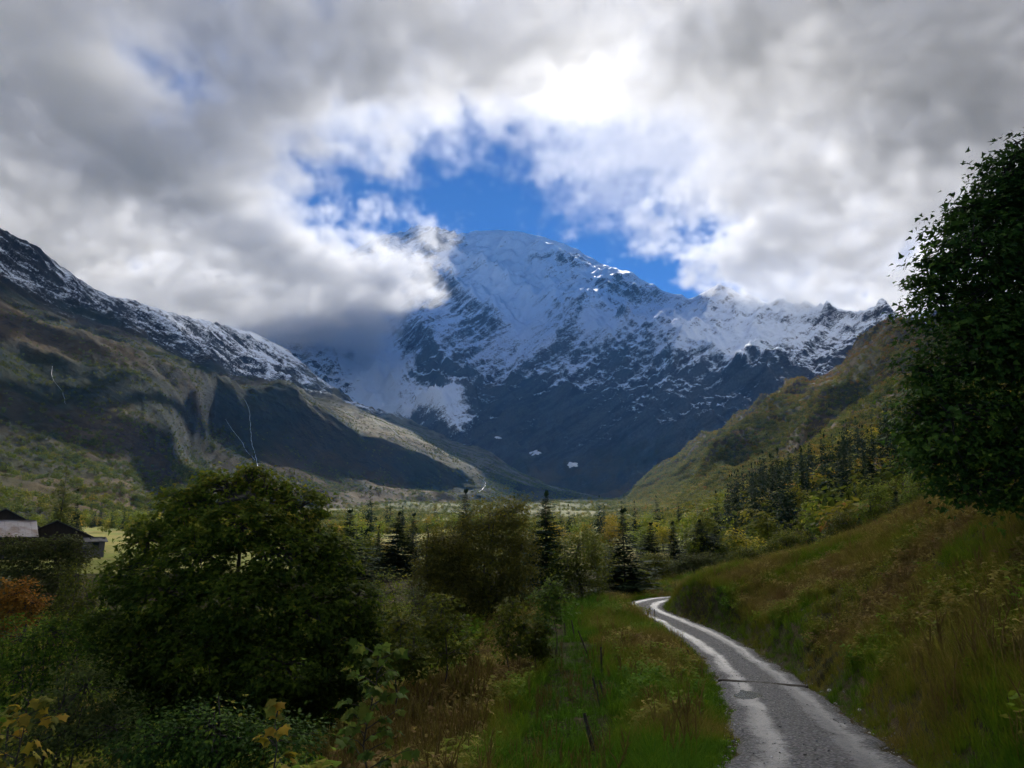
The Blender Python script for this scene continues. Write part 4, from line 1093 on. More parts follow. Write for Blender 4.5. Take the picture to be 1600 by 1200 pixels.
# ---- scrub that nobody could count: one object for each slope, scattered clumps
def scatter(name, protos, x, y, z, s, rot, tint, label, up=None, kind='stuff'):
    """Stuff made of many small plants: points carry scale, turn and tone; each prototype is set on its share."""
    n = len(x)
    me = bpy.data.meshes.new(name)
    me.vertices.add(n); me.vertices.foreach_set('co', np.stack((x, y, z), axis=1).astype(np.float32).ravel())
    for nm, v in (('sc', s), ('tint', tint), ('rz', rot), ('pick', rng.integers(0, len(protos), n))):
        at = me.attributes.new(nm, 'FLOAT', 'POINT'); at.data.foreach_set('value', np.asarray(v, dtype=np.float32))
    o = obj(name, me)
    g = bpy.data.node_groups.new(name + '_scatter', 'GeometryNodeTree')
    g.interface.new_socket('Geometry', in_out='INPUT', socket_type='NodeSocketGeometry'); g.interface.new_socket('Geometry', in_out='OUTPUT', socket_type='NodeSocketGeometry')
    gi, go = g.nodes.new('NodeGroupInput'), g.nodes.new('NodeGroupOutput')
    def attr(nm):
        a = g.nodes.new('GeometryNodeInputNamedAttribute'); a.data_type = 'FLOAT'; a.inputs[0].default_value = nm
        return a.outputs['Attribute']
    jn = g.nodes.new('GeometryNodeJoinGeometry')
    for k, pm in enumerate(protos):
        po = bpy.data.objects.new(pm.name, pm)
        oi = g.nodes.new('GeometryNodeObjectInfo'); oi.inputs[0].default_value = po; oi.inputs['As Instance'].default_value = True
        ip = g.nodes.new('GeometryNodeInstanceOnPoints')
        cp = g.nodes.new('FunctionNodeCompare'); cp.data_type = 'FLOAT'; cp.operation = 'EQUAL'; cp.inputs[1].default_value = k; cp.inputs[12].default_value = 0.1
        g.links.new(attr('pick'), cp.inputs[0])
        cb = g.nodes.new('ShaderNodeCombineXYZ'); g.links.new(attr('rz'), cb.inputs[2])
        g.links.new(gi.outputs[0], ip.inputs['Points']); g.links.new(cp.outputs[0], ip.inputs['Selection']); g.links.new(oi.outputs['Geometry'], ip.inputs['Instance'])
        g.links.new(cb.outputs[0], ip.inputs['Rotation']); g.links.new(attr('sc'), ip.inputs['Scale'])
        g.links.new(ip.outputs[0], jn.inputs[0])
    g.links.new(jn.outputs[0], go.inputs[0])
    md = o.modifiers.new('scatter', 'NODES'); md.node_group = g
    tag(o, label, kind=kind)
    return o
def tint_mat(name, stops, trans=0.25, rough=0.8, wob=0.0):
    t = NT(name)
    a = t.n('ShaderNodeAttribute', attribute_name='tint'); a.attribute_type = 'INSTANCER'
    lv = t.n('ShaderNodeAttribute', attribute_name='lv').outputs['Fac']
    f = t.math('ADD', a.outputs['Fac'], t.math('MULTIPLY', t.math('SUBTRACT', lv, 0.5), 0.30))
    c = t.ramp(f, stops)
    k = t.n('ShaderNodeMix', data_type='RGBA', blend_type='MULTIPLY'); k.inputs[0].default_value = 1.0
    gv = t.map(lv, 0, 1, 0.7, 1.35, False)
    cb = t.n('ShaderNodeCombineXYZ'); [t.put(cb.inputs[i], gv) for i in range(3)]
    t.l(c, k.inputs[6]); t.l(cb.outputs[0], k.inputs[7])
    b = t.pbr(k.outputs[2], rough, None, 0.04)
    tr = t.n('ShaderNodeBsdfTranslucent'); t.l(k.outputs[2], tr.inputs['Color'])
    ms = t.n('ShaderNodeMixShader'); ms.inputs[0].default_value = trans
    t.l(b, ms.inputs[1]); t.l(tr.outputs[0], ms.inputs[2])
    return t.done(ms.outputs[0])
M_SCRUB = tint_mat('scrub_leaf', [(0, (0.032, 0.050, 0.007)), (0.35, (0.085, 0.108, 0.012)), (0.6, (0.165, 0.150, 0.016)), (0.8, (0.21, 0.125, 0.018)), (1, (0.24, 0.10, 0.018))], 0.35)
SCRUB = [puff_mesh('scrub_clump', 1.0, 1.2, 90, 0.24, 110 + k, M_SCRUB) for k in range(4)]
x, y, z = sample_grid(RG, 80000, rs, 0, 208)
px, py = project(x, y, z)
nz = fbm(x / 90, y / 120 + z / 100, 4, 0.55, 72)
m = (rs.random(len(x)) < np.clip(0.8 + 0.9 * nz, 0.15, 1) * np.where(inside(px, py, STAND), 0.25, 1)) & (z < 620) & (px > 940) & (px < 1620) & (y > 110)
x, y, z = x[m], y[m], z[m]
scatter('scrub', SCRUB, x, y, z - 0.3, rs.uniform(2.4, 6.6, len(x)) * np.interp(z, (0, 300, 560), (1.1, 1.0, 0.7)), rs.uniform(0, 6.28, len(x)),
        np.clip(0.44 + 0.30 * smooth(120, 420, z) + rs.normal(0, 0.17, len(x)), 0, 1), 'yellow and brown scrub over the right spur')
x, y, z = sample_grid(LG, 70000, rs, 0, 175)
px, py = project(x, y, z)
nz = fbm(x / 120, y / 150 + z / 120, 4, 0.55, 73)
m = (rs.random(len(x)) < np.clip(0.42 + 1.1 * nz - 0.3 * smooth(150, 420, z), 0.05, 1)) & (z < 430) & (px > -40) & (px < 990)
x, y, z = x[m], y[m], z[m]
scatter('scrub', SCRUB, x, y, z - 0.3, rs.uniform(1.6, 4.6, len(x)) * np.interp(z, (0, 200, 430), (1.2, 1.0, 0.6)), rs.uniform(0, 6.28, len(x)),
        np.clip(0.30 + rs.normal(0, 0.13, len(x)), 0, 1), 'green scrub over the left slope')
n = 40000
yy = np.exp(rs.uniform(np.log(330), np.log(2700), n)); aa = rs.uniform(-0.55, 0.30, n); xx = aa * yy
nz = fbm(xx / 150, yy / 220, 4, 0.55, 74)
m = rs.random(n) < np.clip(0.5 + 1.2 * nz - 0.6 * smooth(600, 350, yy), 0.03, 1)
xx, yy = xx[m], yy[m]
scatter('scrub', SCRUB, xx, yy, valley_z(xx, yy) - 0.2, rs.uniform(1.6, 5.2, len(xx)) * np.interp(yy, (900, 1800), (1.0, 1.5)), rs.uniform(0, 6.28, len(xx)), np.clip(0.42 + rs.normal(0, 0.12, len(xx)), 0, 1), 'pale green scrub on the valley floor')

# ---------------------------------------------------------------- grass and weeds of the banks
def tuft(name, n, h, spread, lean, seed, mat, w=0.012, seg=3):
    rs = np.random.default_rng(seed)
    VV, FF, LV, b = [], [], [], 0
    for k in range(n):
        an = rs.uniform(0, 6.28); r0 = spread * math.sqrt(rs.random()) * 0.5
        hh = h * rs.uniform(0.45, 1.1); ln = lean * rs.uniform(0.3, 1.3) * hh
        bx, by = r0 * math.cos(an), r0 * math.sin(an)
        a2 = an + rs.normal(0, 0.7)
        dx, dy = math.cos(a2), math.sin(a2)
        sx, sy = -dy, dx
        tone = rs.uniform(0.1, 0.9)
        for s in range(seg + 1):
            f = s / seg
            ww = w * (1 - f**1.5) * rs.uniform(0.9, 1.1)
            cx, cy_, cz = bx + dx * ln * f**1.8, by + dy * ln * f**1.8, hh * (f - 0.22 * lean * f**2)
            if s < seg:
                VV += [(cx - sx * ww, cy_ - sy * ww, cz), (cx + sx * ww, cy_ + sy * ww, cz)]; LV += [tone * (0.5 + 0.5 * f)] * 2
            else:
                VV.append((cx, cy_, cz)); LV.append(tone)
        for s in range(seg - 1):
            FF += [(b + 2 * s, b + 2 * s + 1, b + 2 * s + 3), (b + 2 * s, b + 2 * s + 3, b + 2 * s + 2)]
        FF.append((b + 2 * seg - 2, b + 2 * seg - 1, b + 2 * seg))
        b += 2 * seg + 1
    me = mesh_np(name, VV, np.array(FF), mat)
    at = me.attributes.new('lv', 'FLOAT', 'POINT'); at.data.foreach_set('value', np.array(LV, dtype=np.float32))
    return me
def weed(name, h, w, n, leaf, seed, mat, kind='oval'):
    """Low leafy plant: stalks with leaves up their length."""
    rs = np.random.default_rng(seed)
    ns = max(3, n // 9)
    P_, N_, T_, S_, V_ = [], [], [], [], []
    for s in range(ns):
        an = rs.uniform(0, 6.28); ln = w * rs.uniform(0.1, 0.6)
        hh = h * rs.uniform(0.5, 1.0)
        for k in range(n // ns):
            f = rs.uniform(0.2, 1.0)
            P_.append((math.cos(an) * ln * f + rs.normal(0, 0.04 * w), math.sin(an) * ln * f + rs.normal(0, 0.04 * w), hh * f))
            a2 = rs.uniform(0, 6.28)
            T_.append((math.cos(a2), math.sin(a2), -0.2 + rs.normal(0, 0.3))); N_.append((rs.normal(0, 0.4), rs.normal(0, 0.4), 1.0))
            S_.append(leaf * rs.uniform(0.6, 1.3)); V_.append(rs.uniform(0.1, 0.6) + 0.4 * f)
    return leaf_mesh(name, np.array(P_), unit(np.array(N_)), unit(np.array(T_)), np.array(S_), np.array(V_), kind, mat)
def stalk(name, h, seed, mat):
    rs = np.random.default_rng(seed)
    paths = []
    for k in range(4):
        an = rs.uniform(0, 6.28); l = rs.uniform(0.05, 0.2) * h; hh = h * rs.uniform(0.6, 1)
        o = np.array([rs.normal(0, 0.06), rs.normal(0, 0.06), -0.05])
        pts = bend(o, o + np.array([math.cos(an) * l, math.sin(an) * l, hh]), 5, 0, rs)
        paths.append((pts, np.array([0.006, 0.005, 0.005, 0.014, 0.004])))
        for j in range(3):
            a2 = rs.uniform(0, 6.28); p0 = pts[2 + j % 2]
            paths.append((bend(p0, p0 + np.array([math.cos(a2) * 0.1, math.sin(a2) * 0.1, 0.16]) * h, 3, 0.02, rs), np.array([0.003, 0.008, 0.002])))
    me = tube_mesh(name, paths, mat, 3)
    at = me.attributes.new('lv', 'FLOAT', 'POINT'); at.data.foreach_set('value', np.full(len(me.vertices), 0.4, dtype=np.float32))
    return me
M_GRASS = tint_mat('bank_grass', [(0, (0.050, 0.120, 0.006)), (0.22, (0.100, 0.165, 0.008)), (0.42, (0.140, 0.140, 0.014)), (0.62, (0.190, 0.150, 0.030)), (0.82, (0.180, 0.134, 0.034)), (1, (0.140, 0.088, 0.030))], 0.3)
GR = [tuft('grass_tuft', 26, 0.42, 0.34, 0.55, 120 + k, M_GRASS, 0.008) for k in range(3)] + [tuft('long_grass_tuft', 20, 0.75, 0.30, 0.75, 124 + k, M_GRASS, 0.007) for k in range(2)]
LOW = [tuft('short_grass_tuft', 24, 0.16, 0.34, 0.6, 130 + k, M_GRASS, 0.009, 2) for k in range(3)] + [weed('clover', 0.14, 0.4, 30, 0.06, 134 + k, M_GRASS) for k in range(2)]
WEED = [weed('weed', 0.55, 0.7, 64, 0.13, 140 + k, M_GRASS) for k in range(3)] + [weed('bramble', 0.8, 1.1, 90, 0.12, 144 + k, M_GRASS, 'star') for k in range(2)]
STK = [stalk('dry_stalk', 1.0, 150 + k, M_GRASS) for k in range(3)]
rs = np.random.default_rng(131)
def bank_points(n, fn):
    y = 6.0 + 90 * rs.random(n)**1.75
    a = rs.uniform(-0.42, 0.92, n)
    x = a * y * 1.02
    d, _ = road_near(x, y)
    keep = fn(x, y, d) & (np.hypot(x - PIT[0], y - PIT[1]) > 0.6)
    x, y, d = x[keep], y[keep], d[keep]
    return x, y, ground_z(x, y), d
def dryness(x, y, d):
    """Tone of the plants: green on the mown strip by the fence and at the road's edge, brown up the bank."""
    n = 0.5 * fbm(x / 4.5, y / 6.0, 4, 0.55, 81)
    t_ = np.where(d > 0, 0.46 + 0.15 * smooth(1.6, 5.0, d), 0.46)
    fx = np.interp(y, (8, 16, 26, 36, 46, 56), (0.6, 1.0, 2.2, 2.6, 3.0, 5.5))           # middle of the green strip
    t_ = t_ - 0.50 * np.exp(-((x - fx) / 1.5)**2) * (d < 0)
    t_ = np.where(d < 0, t_ - 0.22 * smooth(2.7, 1.5, -d) + 0.20 * smooth(-1.0, -2.5, x - fx), t_ - 0.24 * smooth(3.2, 1.5, d))
    return np.clip(t_ + n + rs.normal(0, 0.07, len(x)), 0, 1), fx
edge = lambda d: np.abs(d) > 1.50
x, y, z, d = bank_points(60000, lambda x, y, d: edge(d) & ((y < 72) | (x > 12)))
tn, fx = dryness(x, y, d)
m = ~((np.abs(x - fx) < 1.1) & (d < 0) & (rs.random(len(x)) < 0.85))
x, y, z, tn, d = x[m], y[m], z[m], tn[m], d[m]
scatter('grass', GR, x, y, z - 0.03, rs.uniform(0.55, 1.15, len(x)) * np.interp(np.abs(d), (1.5, 2.5), (0.45, 1.0)) * np.interp(y, (10, 60), (1.0, 1.25)), rs.uniform(0, 6.28, len(x)), tn, 'tall dry and green grass of the banks')
x, y, z, d = bank_points(30000, lambda x, y, d: (np.abs(d) > 1.38) & (d < 0.5) & (y < 72) & (x > -6))
tn, fx = dryness(x, y, d)
scatter('grass', LOW, x, y, z - 0.01, rs.uniform(0.7, 1.5, len(x)) * np.interp(-d, (1.35, 2.2), (0.6, 1.0)), rs.uniform(0, 6.28, len(x)), np.clip(tn - 0.08, 0, 1), 'short green grass along the fence')
x, y, z, d = bank_points(26000, lambda x, y, d: (np.abs(d) > 2.3) & ((y < 70) | (x > 12)))
tn, fx = dryness(x, y, d)
nz = fbm(x / 3.5, y / 4.5, 4, 0.55, 82)
m = (nz > -0.05) & ~((np.abs(x - fx) < 1.6) & (d < 0))
x, y, z, tn, d = x[m], y[m], z[m], tn[m], d[m]
left = (x - fx[m]) < 0
scatter('weeds', WEED, x, y, z - 0.02, rs.uniform(0.5, 1.15, len(x)), rs.uniform(0, 6.28, len(x)), np.clip(tn + 0.10 * (d > 0) + 0.12 * left + rs.normal(0, 0.10, len(x)) - 0.15, 0, 1), 'leafy brown and green weeds of the banks')
x, y, z, d = bank_points(3200, lambda x, y, d: (np.abs(d) > 2.0) & (y < 66))
nz = fbm(x / 3.0, y / 4.0, 3, 0.55, 83)
m = nz > 0.08
x, y, z = x[m], y[m], z[m]
scatter('dry_stalks', STK, x, y, z, rs.uniform(0.5, 1.2, len(x)), rs.uniform(0, 6.28, len(x)), np.clip(rs.normal(0.9, 0.06, len(x)), 0, 1), 'dead brown stalks standing in the grass')
y = rs.uniform(36, 67, 14000); x = rs.uniform(3, 27, 14000)
d, _ = road_near(x, y); m = np.abs(d) > 1.5; x, y, d = x[m], y[m], d[m]
tn, fx = dryness(x, y, d)
scatter('grass', GR, x, y, ground_z(x, y) - 0.03, rs.uniform(0.7, 1.3, len(x)) * np.interp(np.abs(d), (1.5, 2.5), (0.45, 1.0)), rs.uniform(0, 6.28, len(x)), tn, 'grass of the mound at the road bend')
# reddish weeds on the slope under the fence
x = rs.normal(-3.6, 1.6, 1500); y = rs.normal(22, 3.4, 1500)
m = (x < -0.8) & (y > 15); x, y = x[m], y[m]
scatter('weeds', [WEED[0], WEED[1], STK[0], STK[1]], x, y, ground_z(x, y), rs.uniform(0.8, 1.7, len(x)), rs.uniform(0, 6.28, len(x)), np.clip(rs.normal(0.80, 0.14, len(x)), 0, 1), 'reddish willowherb gone to seed below the fence')
# dark undergrowth under the trees of the stream side
n = 9000
y = 13 + 57 * rs.random(n)**1.3; x = rs.uniform(-0.75, 0.0, n) * y - 2.0
m = (x < np.interp(y, (8, 20, 30, 45, 60, 75), (-2.5, -4.5, -3.0, -1.5, 1, 4))); x, y = x[m], y[m]
scatter('undergrowth', WEED, x, y, ground_z(x, y), rs.uniform(0.9, 2.0, len(x)), rs.uniform(0, 6.28, len(x)), np.clip(0.30 + 0.3 * fbm(x / 6, y / 6, 3, 0.5, 84) + rs.normal(0, 0.1, len(x)), 0, 1), 'dark green undergrowth beneath the trees')
# gravel spilled along the road's edges
t = NT('loose_stone')
rnd = t.n('ShaderNodeAttribute', attribute_name='tint'); rnd.attribute_type = 'INSTANCER'
M_STONE = t.done(t.pbr(t.ramp(rnd.outputs['Fac'], [(0, (0.045, 0.046, 0.052)), (0.7, (0.12, 0.12, 0.125)), (1, (0.30, 0.29, 0.28))]), 0.7, t.bump(t.noise(t.pos(), 30.0, 4.0), 0.4, 0.01), 0.35))
def stone_mesh(name, seed, mat, sub=1):
    bm = bmesh.new(); bmesh.ops.create_icosphere(bm, subdivisions=sub, radius=0.5)
    rq = random.Random(seed)
    for v_ in bm.verts: v_.co = Vector((v_.co.x * 1.2, v_.co.y * 0.95, v_.co.z * 0.65)) * rq.uniform(0.78, 1.15)
    me = bpy.data.meshes.new(name); bm.to_mesh(me); bm.free(); me.materials.append(mat)
    return me
STN = [stone_mesh('pebble', 160 + k, M_STONE) for k in range(4)]
n = 9000
k = rs.integers(0, 330, n); a_ = np.clip(np.where(rs.random(n) < 0.55, np.sign(rs.normal(0, 1, n)) * rs.normal(1.0, 0.10, n), rs.uniform(-1, 1, n)), -1.25, 1.25)
hw = np.where(a_ < 0, hwL[k], hwR[k])
x, y = RC[k, 0] + nrm[k, 0] * a_ * hw + rs.normal(0, 0.1, n), RC[k, 1] + nrm[k, 1] * a_ * hw + rs.normal(0, 0.1, n)
zz = np.where(np.abs(a_) > 0.98, ground_z(x, y) + 0.01, RC[k, 2] + 0.035 * (1 - a_**2) - 0.03 * np.exp(-((np.abs(a_) - 0.55) / 0.17)**2) - 0.1 * smooth(0.86, 1, np.abs(a_)))
scatter('gravel', STN, x, y, zz, 0.012 + 0.05 * rs.random(n)**3 + 0.02 * (np.abs(a_) > 0.9) * rs.random(n), rs.uniform(0, 6.28, n), rs.random(n), 'loose gravel on the road and along its edges')

# ---------------------------------------------------------------- fence posts, stones, chalets
def fence_post(label, px, py_foot, D, py_head, lean_px, kind='fence_post', r=0.028, wires=True):
    r *= 1.25
    q = P(px, py_foot, D); x = q[0]; z = gz(x, D)
    k = D * 1.06 / FPX
    h = (py_foot - py_head) * k
    root = empty(kind, (x, D, z)); tag(root, label, 'fence post', 'posts of the leaning fence' if wires else 'posts by the road edge')
    pts = np.linspace((0, 0, -0.25), (lean_px * k, 0.02, h), 5)
    obj('stake', tube_mesh('stake', [(pts, np.array([r, r * 1.05, r, r * 0.95, r * 0.8]))], M_TIMBER, 7), root)
    cap = tube_mesh('insulator', [(np.array([(0, 0, 0), (0, 0, 0.02), (0, 0, 0.05), (0, 0, 0.06)]), np.array([0.004, 0.02, 0.02, 0.004]))], M_TIMBER, 6)
    o = obj('insulator', cap, root); o.location = Vector(pts[3]) + Vector((0, -r - 0.012, 0))
    return root
for a in (
    ('thick fence stake leaning left, nearest of the row, in the weedy green strip', 934, 1186, 15.6, 1132, -17, 'fence_post', 0.035),
    ('left of two leaning stakes standing close together in the green strip', 943, 1105, 21.5, 1066, -14),
    ('right of two leaning stakes standing close together in the green strip', 953, 1094, 22.0, 1060, -14),
    ('upright fence stake in the middle of the green strip', 940, 1052, 26.5, 1014, 0),
    ('strongly leaning stake uphill of the upright one', 923, 1016, 32, 982, -17),
    ('thin stake below the hillock, leaning slightly', 900, 992, 37, 963, -6),
    ('small far stake left of the thin one below the hillock', 884, 982, 40, 962, -2)):
    fence_post(*a)
for a in (
    ('thin marker stake at the road bend, farthest along the left verge', 1024, 984, 44, 957, 0),
    ('left stake of the pair on the left verge of the road', 1064, 1016, 34, 996, 1),
    ('right stake of the pair on the left verge of the road', 1080, 1030, 32, 1006, -5)):
    fence_post(*a, 'fence_post', 0.018, False)
t = NT('pale_stone')
M_PALE = t.done(t.pbr(t.mix(t.noise(t.pos(), 9.0, 5.0), (0.16, 0.155, 0.14), (0.36, 0.35, 0.33)), 0.85, t.bump(t.noise(t.pos(), 25.0, 5.0), 0.5, 0.02), 0.3))
for i, (px, py, D, s, lab) in enumerate(((1297, 1086, 24.6, 0.16, 'pale stone in the grass at the right road edge, near the dark hollow'),
                                         (1345, 1128, 20.2, 0.12, 'small grey stone on the right road edge below the pale one'),
                                         (1283, 1079, 25.2, 0.09, 'little pale stone uphill of the larger one at the road edge'))):
    q = P(px, py, D)
    o = obj('stone', stone_mesh('stone', 200 + i, M_PALE, 2)); o.location = (q[0], D, gz(q[0], D) + 0.03); o.scale = (s, s, s); o.rotation_euler = (0.2, 0.1, i * 1.3)
    tag(o, lab, 'stone')

# chalets
t = NT('sheet_roof')
p = t.pos()
n1 = t.noise(p, 0.5, 6.0, 0.65); n2 = t.noise(t.scalev(p, (6, 0.6, 1)).outputs[0], 1.0, 5.0, 0.6)
M_SHEET = t.done(t.pbr(t.mix(t.map(n1, 0.4, 0.62), t.mix(n2, (0.20, 0.18, 0.17), (0.30, 0.27, 0.26)), (0.15, 0.10, 0.075)), 0.5, None, 0.4))
t = NT('dark_boards')
p = t.pos()
n1 = t.noise(t.scalev(p, (4, 4, 0.5)).outputs[0], 1.0, 5.0, 0.6)
M_BOARDS = t.done(t.pbr(t.mix(n1, (0.016, 0.012, 0.010), (0.050, 0.038, 0.028)), 0.85, t.bump(n1, 0.4, 0.05), 0.15))
t = NT('dark_roof'); p = t.pos(); n1 = t.noise(p, 1.2, 5.0, 0.65)
M_DROOF = t.done(t.pbr(t.mix(n1, (0.024, 0.024, 0.028), (0.060, 0.058, 0.060)), 0.75, t.bump(n1, 0.4, 0.05), 0.25))
t = NT('rubble_wall'); p = t.pos(); n1 = t.noise(p, 2.5, 6.0, 0.6)
M_RUBBLE = t.done(t.pbr(t.mix(n1, (0.06, 0.056, 0.05), (0.13, 0.12, 0.11)), 0.9, t.bump(n1, 0.5, 0.06), 0.2))
t = NT('window_glass'); M_PANE = t.done(t.pbr((0.02, 0.025, 0.03), 0.1, None, 0.5))
def chalet(label, x, y, z, rz, L, W, hw, rise, roof_mat, wall_mat, over=0.6, sheets=12, windows=2, chimney=False, name='chalet'):
    """Gabled chalet: long side L along local x, ridge along x; roof of separate sheets."""
    root = empty(name, (x, y, z), rz); tag(root, label, 'chalet')
    a, b = L / 2, W / 2
    V = [(-a, -b, -1), (a, -b, -1), (a, b, -1), (-a, b, -1), (-a, -b, hw), (a, -b, hw), (a, b, hw), (-a, b, hw), (-a, 0, hw + rise), (a, 0, hw + rise)]
    me = bpy.data.meshes.new('wall'); me.from_pydata(V, [], [(0, 1, 5, 4), (2, 3, 7, 6), (1, 2, 6, 9, 5), (3, 0, 4, 8, 7), (4, 5, 9, 8), (6, 7, 8, 9)]); me.materials.append(wall_mat)
    wall = obj('wall', me, root)
    sl = math.hypot(b + over, rise * (b + over) / b); an = math.atan2(rise, b)
    wS = (L + 2 * over) / sheets
    sh = box_mesh('roof_sheet', wS * 0.985, sl, 0.07, roof_mat, 0.012)
    for sgn in (-1, 1):
        rf = empty('roof', (0, 0, 0)); rf.parent = root
        for k in range(sheets):
            o = obj('roof_sheet', sh, rf)
            o.rotation_euler = (-sgn * an, 0, 0)
            o.location = (-a - over + wS * (k + 0.5), sgn * sl / 2 * math.cos(an), hw + rise - sl / 2 * math.sin(an) + 0.10 + 0.02 * (k % 2))
    rc = obj('ridge_cap', box_mesh('ridge_cap', L + 2 * over, 0.30, 0.08, roof_mat), root); rc.location = (0, 0, hw + rise + 0.16)
    for k in range(windows):
        wx = -a + L * (k + 0.5) / windows
        f = obj('window', box_mesh('window', 0.9, 0.10, 1.0, M_TIMBER), root); f.location = (wx, -b - 0.02, hw * 0.55)
        g_ = obj('pane', box_mesh('pane', 0.68, 0.04, 0.78, M_PANE, 0), f); g_.location = (0, -0.05, 0)
    dr = obj('door', box_mesh('door', 1.0, 0.10, 1.9, M_TIMBER), root); dr.location = (a + 0.0, 0.0, 0.9); dr.rotation_euler = (0, 0, math.pi / 2)
    if chimney:
        c_ = obj('chimney', box_mesh('chimney', 0.5, 0.5, 1.2, M_RUBBLE), root); c_.location = (L * 0.2, b * 0.3, hw + rise + 0.25)
    return root
def vz1(x, y): return float(valley_z(np.array([x]), np.array([y]))[0])
def put_chalet(label, px, D, py_ridge, *a, **k):
    q = P(px, py_ridge, D)
    hw, rise = a[3], a[4]
    return chalet(label, q[0], D, q[2] - hw - rise - 0.2, *a, **k)
put_chalet('chalet with a pale weathered sheet roof in front of the dark gabled one', -14, 112, 812, R(40), 10.5, 7.0, 2.6, 2.1, M_SHEET, M_BOARDS, sheets=14)
put_chalet('dark gabled chalet behind the pale roof', 8, 138, 795, R(126), 9.0, 10.5, 3.2, 3.0, M_DROOF, M_BOARDS, sheets=10, chimney=True)
put_chalet('black chalet with a wide gable and dark roof under the larch', 90, 122, 813, R(121), 9.0, 12.0, 1.7, 2.9, M_DROOF, M_BOARDS, sheets=10)
put_chalet('little stone hut with a low roof under the eave of the black chalet', 148, 111, 839, R(42), 2.4, 2.2, 1.3, 0.45, M_DROOF, M_RUBBLE, over=0.35, sheets=5, windows=1, name='hut')

# streams and falls on the slopes, old snow at the foot of the wall
t = NT('white_water'); p = t.pos()
M_FALL = t.done(t.pbr(t.mix(t.noise(p, 0.4, 5.0), (0.30, 0.32, 0.35), (0.7, 0.72, 0.75)), 0.35, None, 0.4))
def stream(label, G, pts, w, seed, lift=1.2):
    rs = np.random.default_rng(seed)
    pts = [(a + rs.normal(0, 1.3), b) for a, b in pts]; lift *= 0.5
    X, Y, Z = G
    pxg, pyg = project(X, Y, Z)
    c = []
    q = catmull(np.array([(a, b, 0) for a, b in pts], float), 10 * len(pts))
    for (a, b, _) in q:
        k = np.argmin((pxg - a)**2 + (pyg - b)**2); c.append((X.ravel()[k], Y.ravel()[k], Z.ravel()[k]))
    c = np.array(c)
    for _ in range(2): c[1:-1] = 0.25 * c[:-2] + 0.5 * c[1:-1] + 0.25 * c[2:]
    n = len(c)
    ww = w * (0.55 + 0.9 * rs.random(n))
    side = np.stack((ww, np.zeros(n), np.zeros(n)), axis=1)
    V = np.vstack((c - side + (0, -lift, lift), c + (0, -lift * 1.7, lift * 1.6), c + side + (0, -lift, lift)))
    i = np.arange(n - 1)
    F = np.vstack((np.stack((i, i + 1, i + 1 + n, i + n), axis=1), np.stack((i + n, i + n + 1, i + 1 + 2 * n, i + 2 * n), axis=1)))
    tag(obj('waterfall', mesh_np('waterfall', V, F, M_FALL, True)), label, 'waterfall')
stream('white waterfall dropping down the left slope behind the broad maple', LG, [(380, 622), (388, 640), (391, 665), (395, 690), (397, 708), (402, 728), (406, 745)], 0.5, 1)
stream('thin side fall joining the waterfall from the left', LG, [(352, 655), (366, 675), (378, 690), (388, 705), (396, 718)], 0.4, 2)
stream('faint thread of water high on the left slope', LG, [(80, 575), (86, 592), (97, 612), (103, 632)], 0.16, 3)
stream('white cascade at the foot of the moraine, above the birch', LG, [(744, 742), (752, 748), (757, 756), (754, 764), (748, 771)], 0.45, 4, 2.0)
stream('meltwater stream over the moraine above the cascade', LG, [(610, 668), (628, 684), (650, 698), (690, 716), (712, 728)], 0.5, 5, 2.0)
t = NT('old_snow'); M_OLD = t.done(t.pbr((0.78, 0.80, 0.84), 0.6, None, 0.3))
def snow_patch(label, px, py, rx, ry, seed):
    """A hollow still filled with old snow: a lens lying on the slope."""
    X, Y, Z = MG
    pxg, pyg = project(X, Y, Z)
    near = np.argsort(((pxg - px)**2 + (pyg - py)**2).ravel())[:60]
    A = np.stack((X.ravel()[near], Y.ravel()[near], np.ones(60)), axis=1)
    co = np.linalg.lstsq(A, Z.ravel()[near], rcond=None)[0]
    rs = np.random.default_rng(seed)
    n = 40
    an = np.linspace(0, 2 * math.pi, n, endpoint=False)
    r = 1 + 0.35 * np.sin(2 * an + rs.uniform(0, 6)) + 0.22 * np.sin(3 * an + rs.uniform(0, 6)) + 0.16 * np.sin(7 * an + rs.uniform(0, 6)) + rs.normal(0, 0.06, n)
    def lift(a, b, up):
        q = P(a, b, 1.0)
        D = co[2] / (q[2] - co[0] * q[0] - co[1])                # meet the fitted slope
        return (q[0] * D, D - up, q[2] * D + up)
    V = [lift(px, py, 7)] + [lift(px + 0.55 * rx * r[k] * math.cos(an[k]), py + 0.55 * ry * r[k] * math.sin(an[k]), 6) for k in range(n)] + [lift(px + rx * r[k] * math.cos(an[k]), py + ry * r[k] * math.sin(an[k]), 1.5) for k in range(n)]
    F3 = np.array([(0, 1 + k, 1 + (k + 1) % n) for k in range(n)]); F4 = np.array([(1 + k, 1 + n + k, 1 + n + (k + 1) % n, 1 + (k + 1) % n) for k in range(n)])
    tag(obj('snow_patch', mesh_np('snow_patch', np.array(V), [F3, F4], M_OLD, True)), label, 'snow patch')
snow_patch('ragged old snow patch, middle of three at the foot of the dark wall', 836, 708, 10, 4, 1)
snow_patch('round old snow patch at the dark wall, lowest of three', 894, 727, 6, 5, 2)
snow_patch('tiny old snow patch near the moraine, highest of three', 778, 684, 5, 2.5, 3)

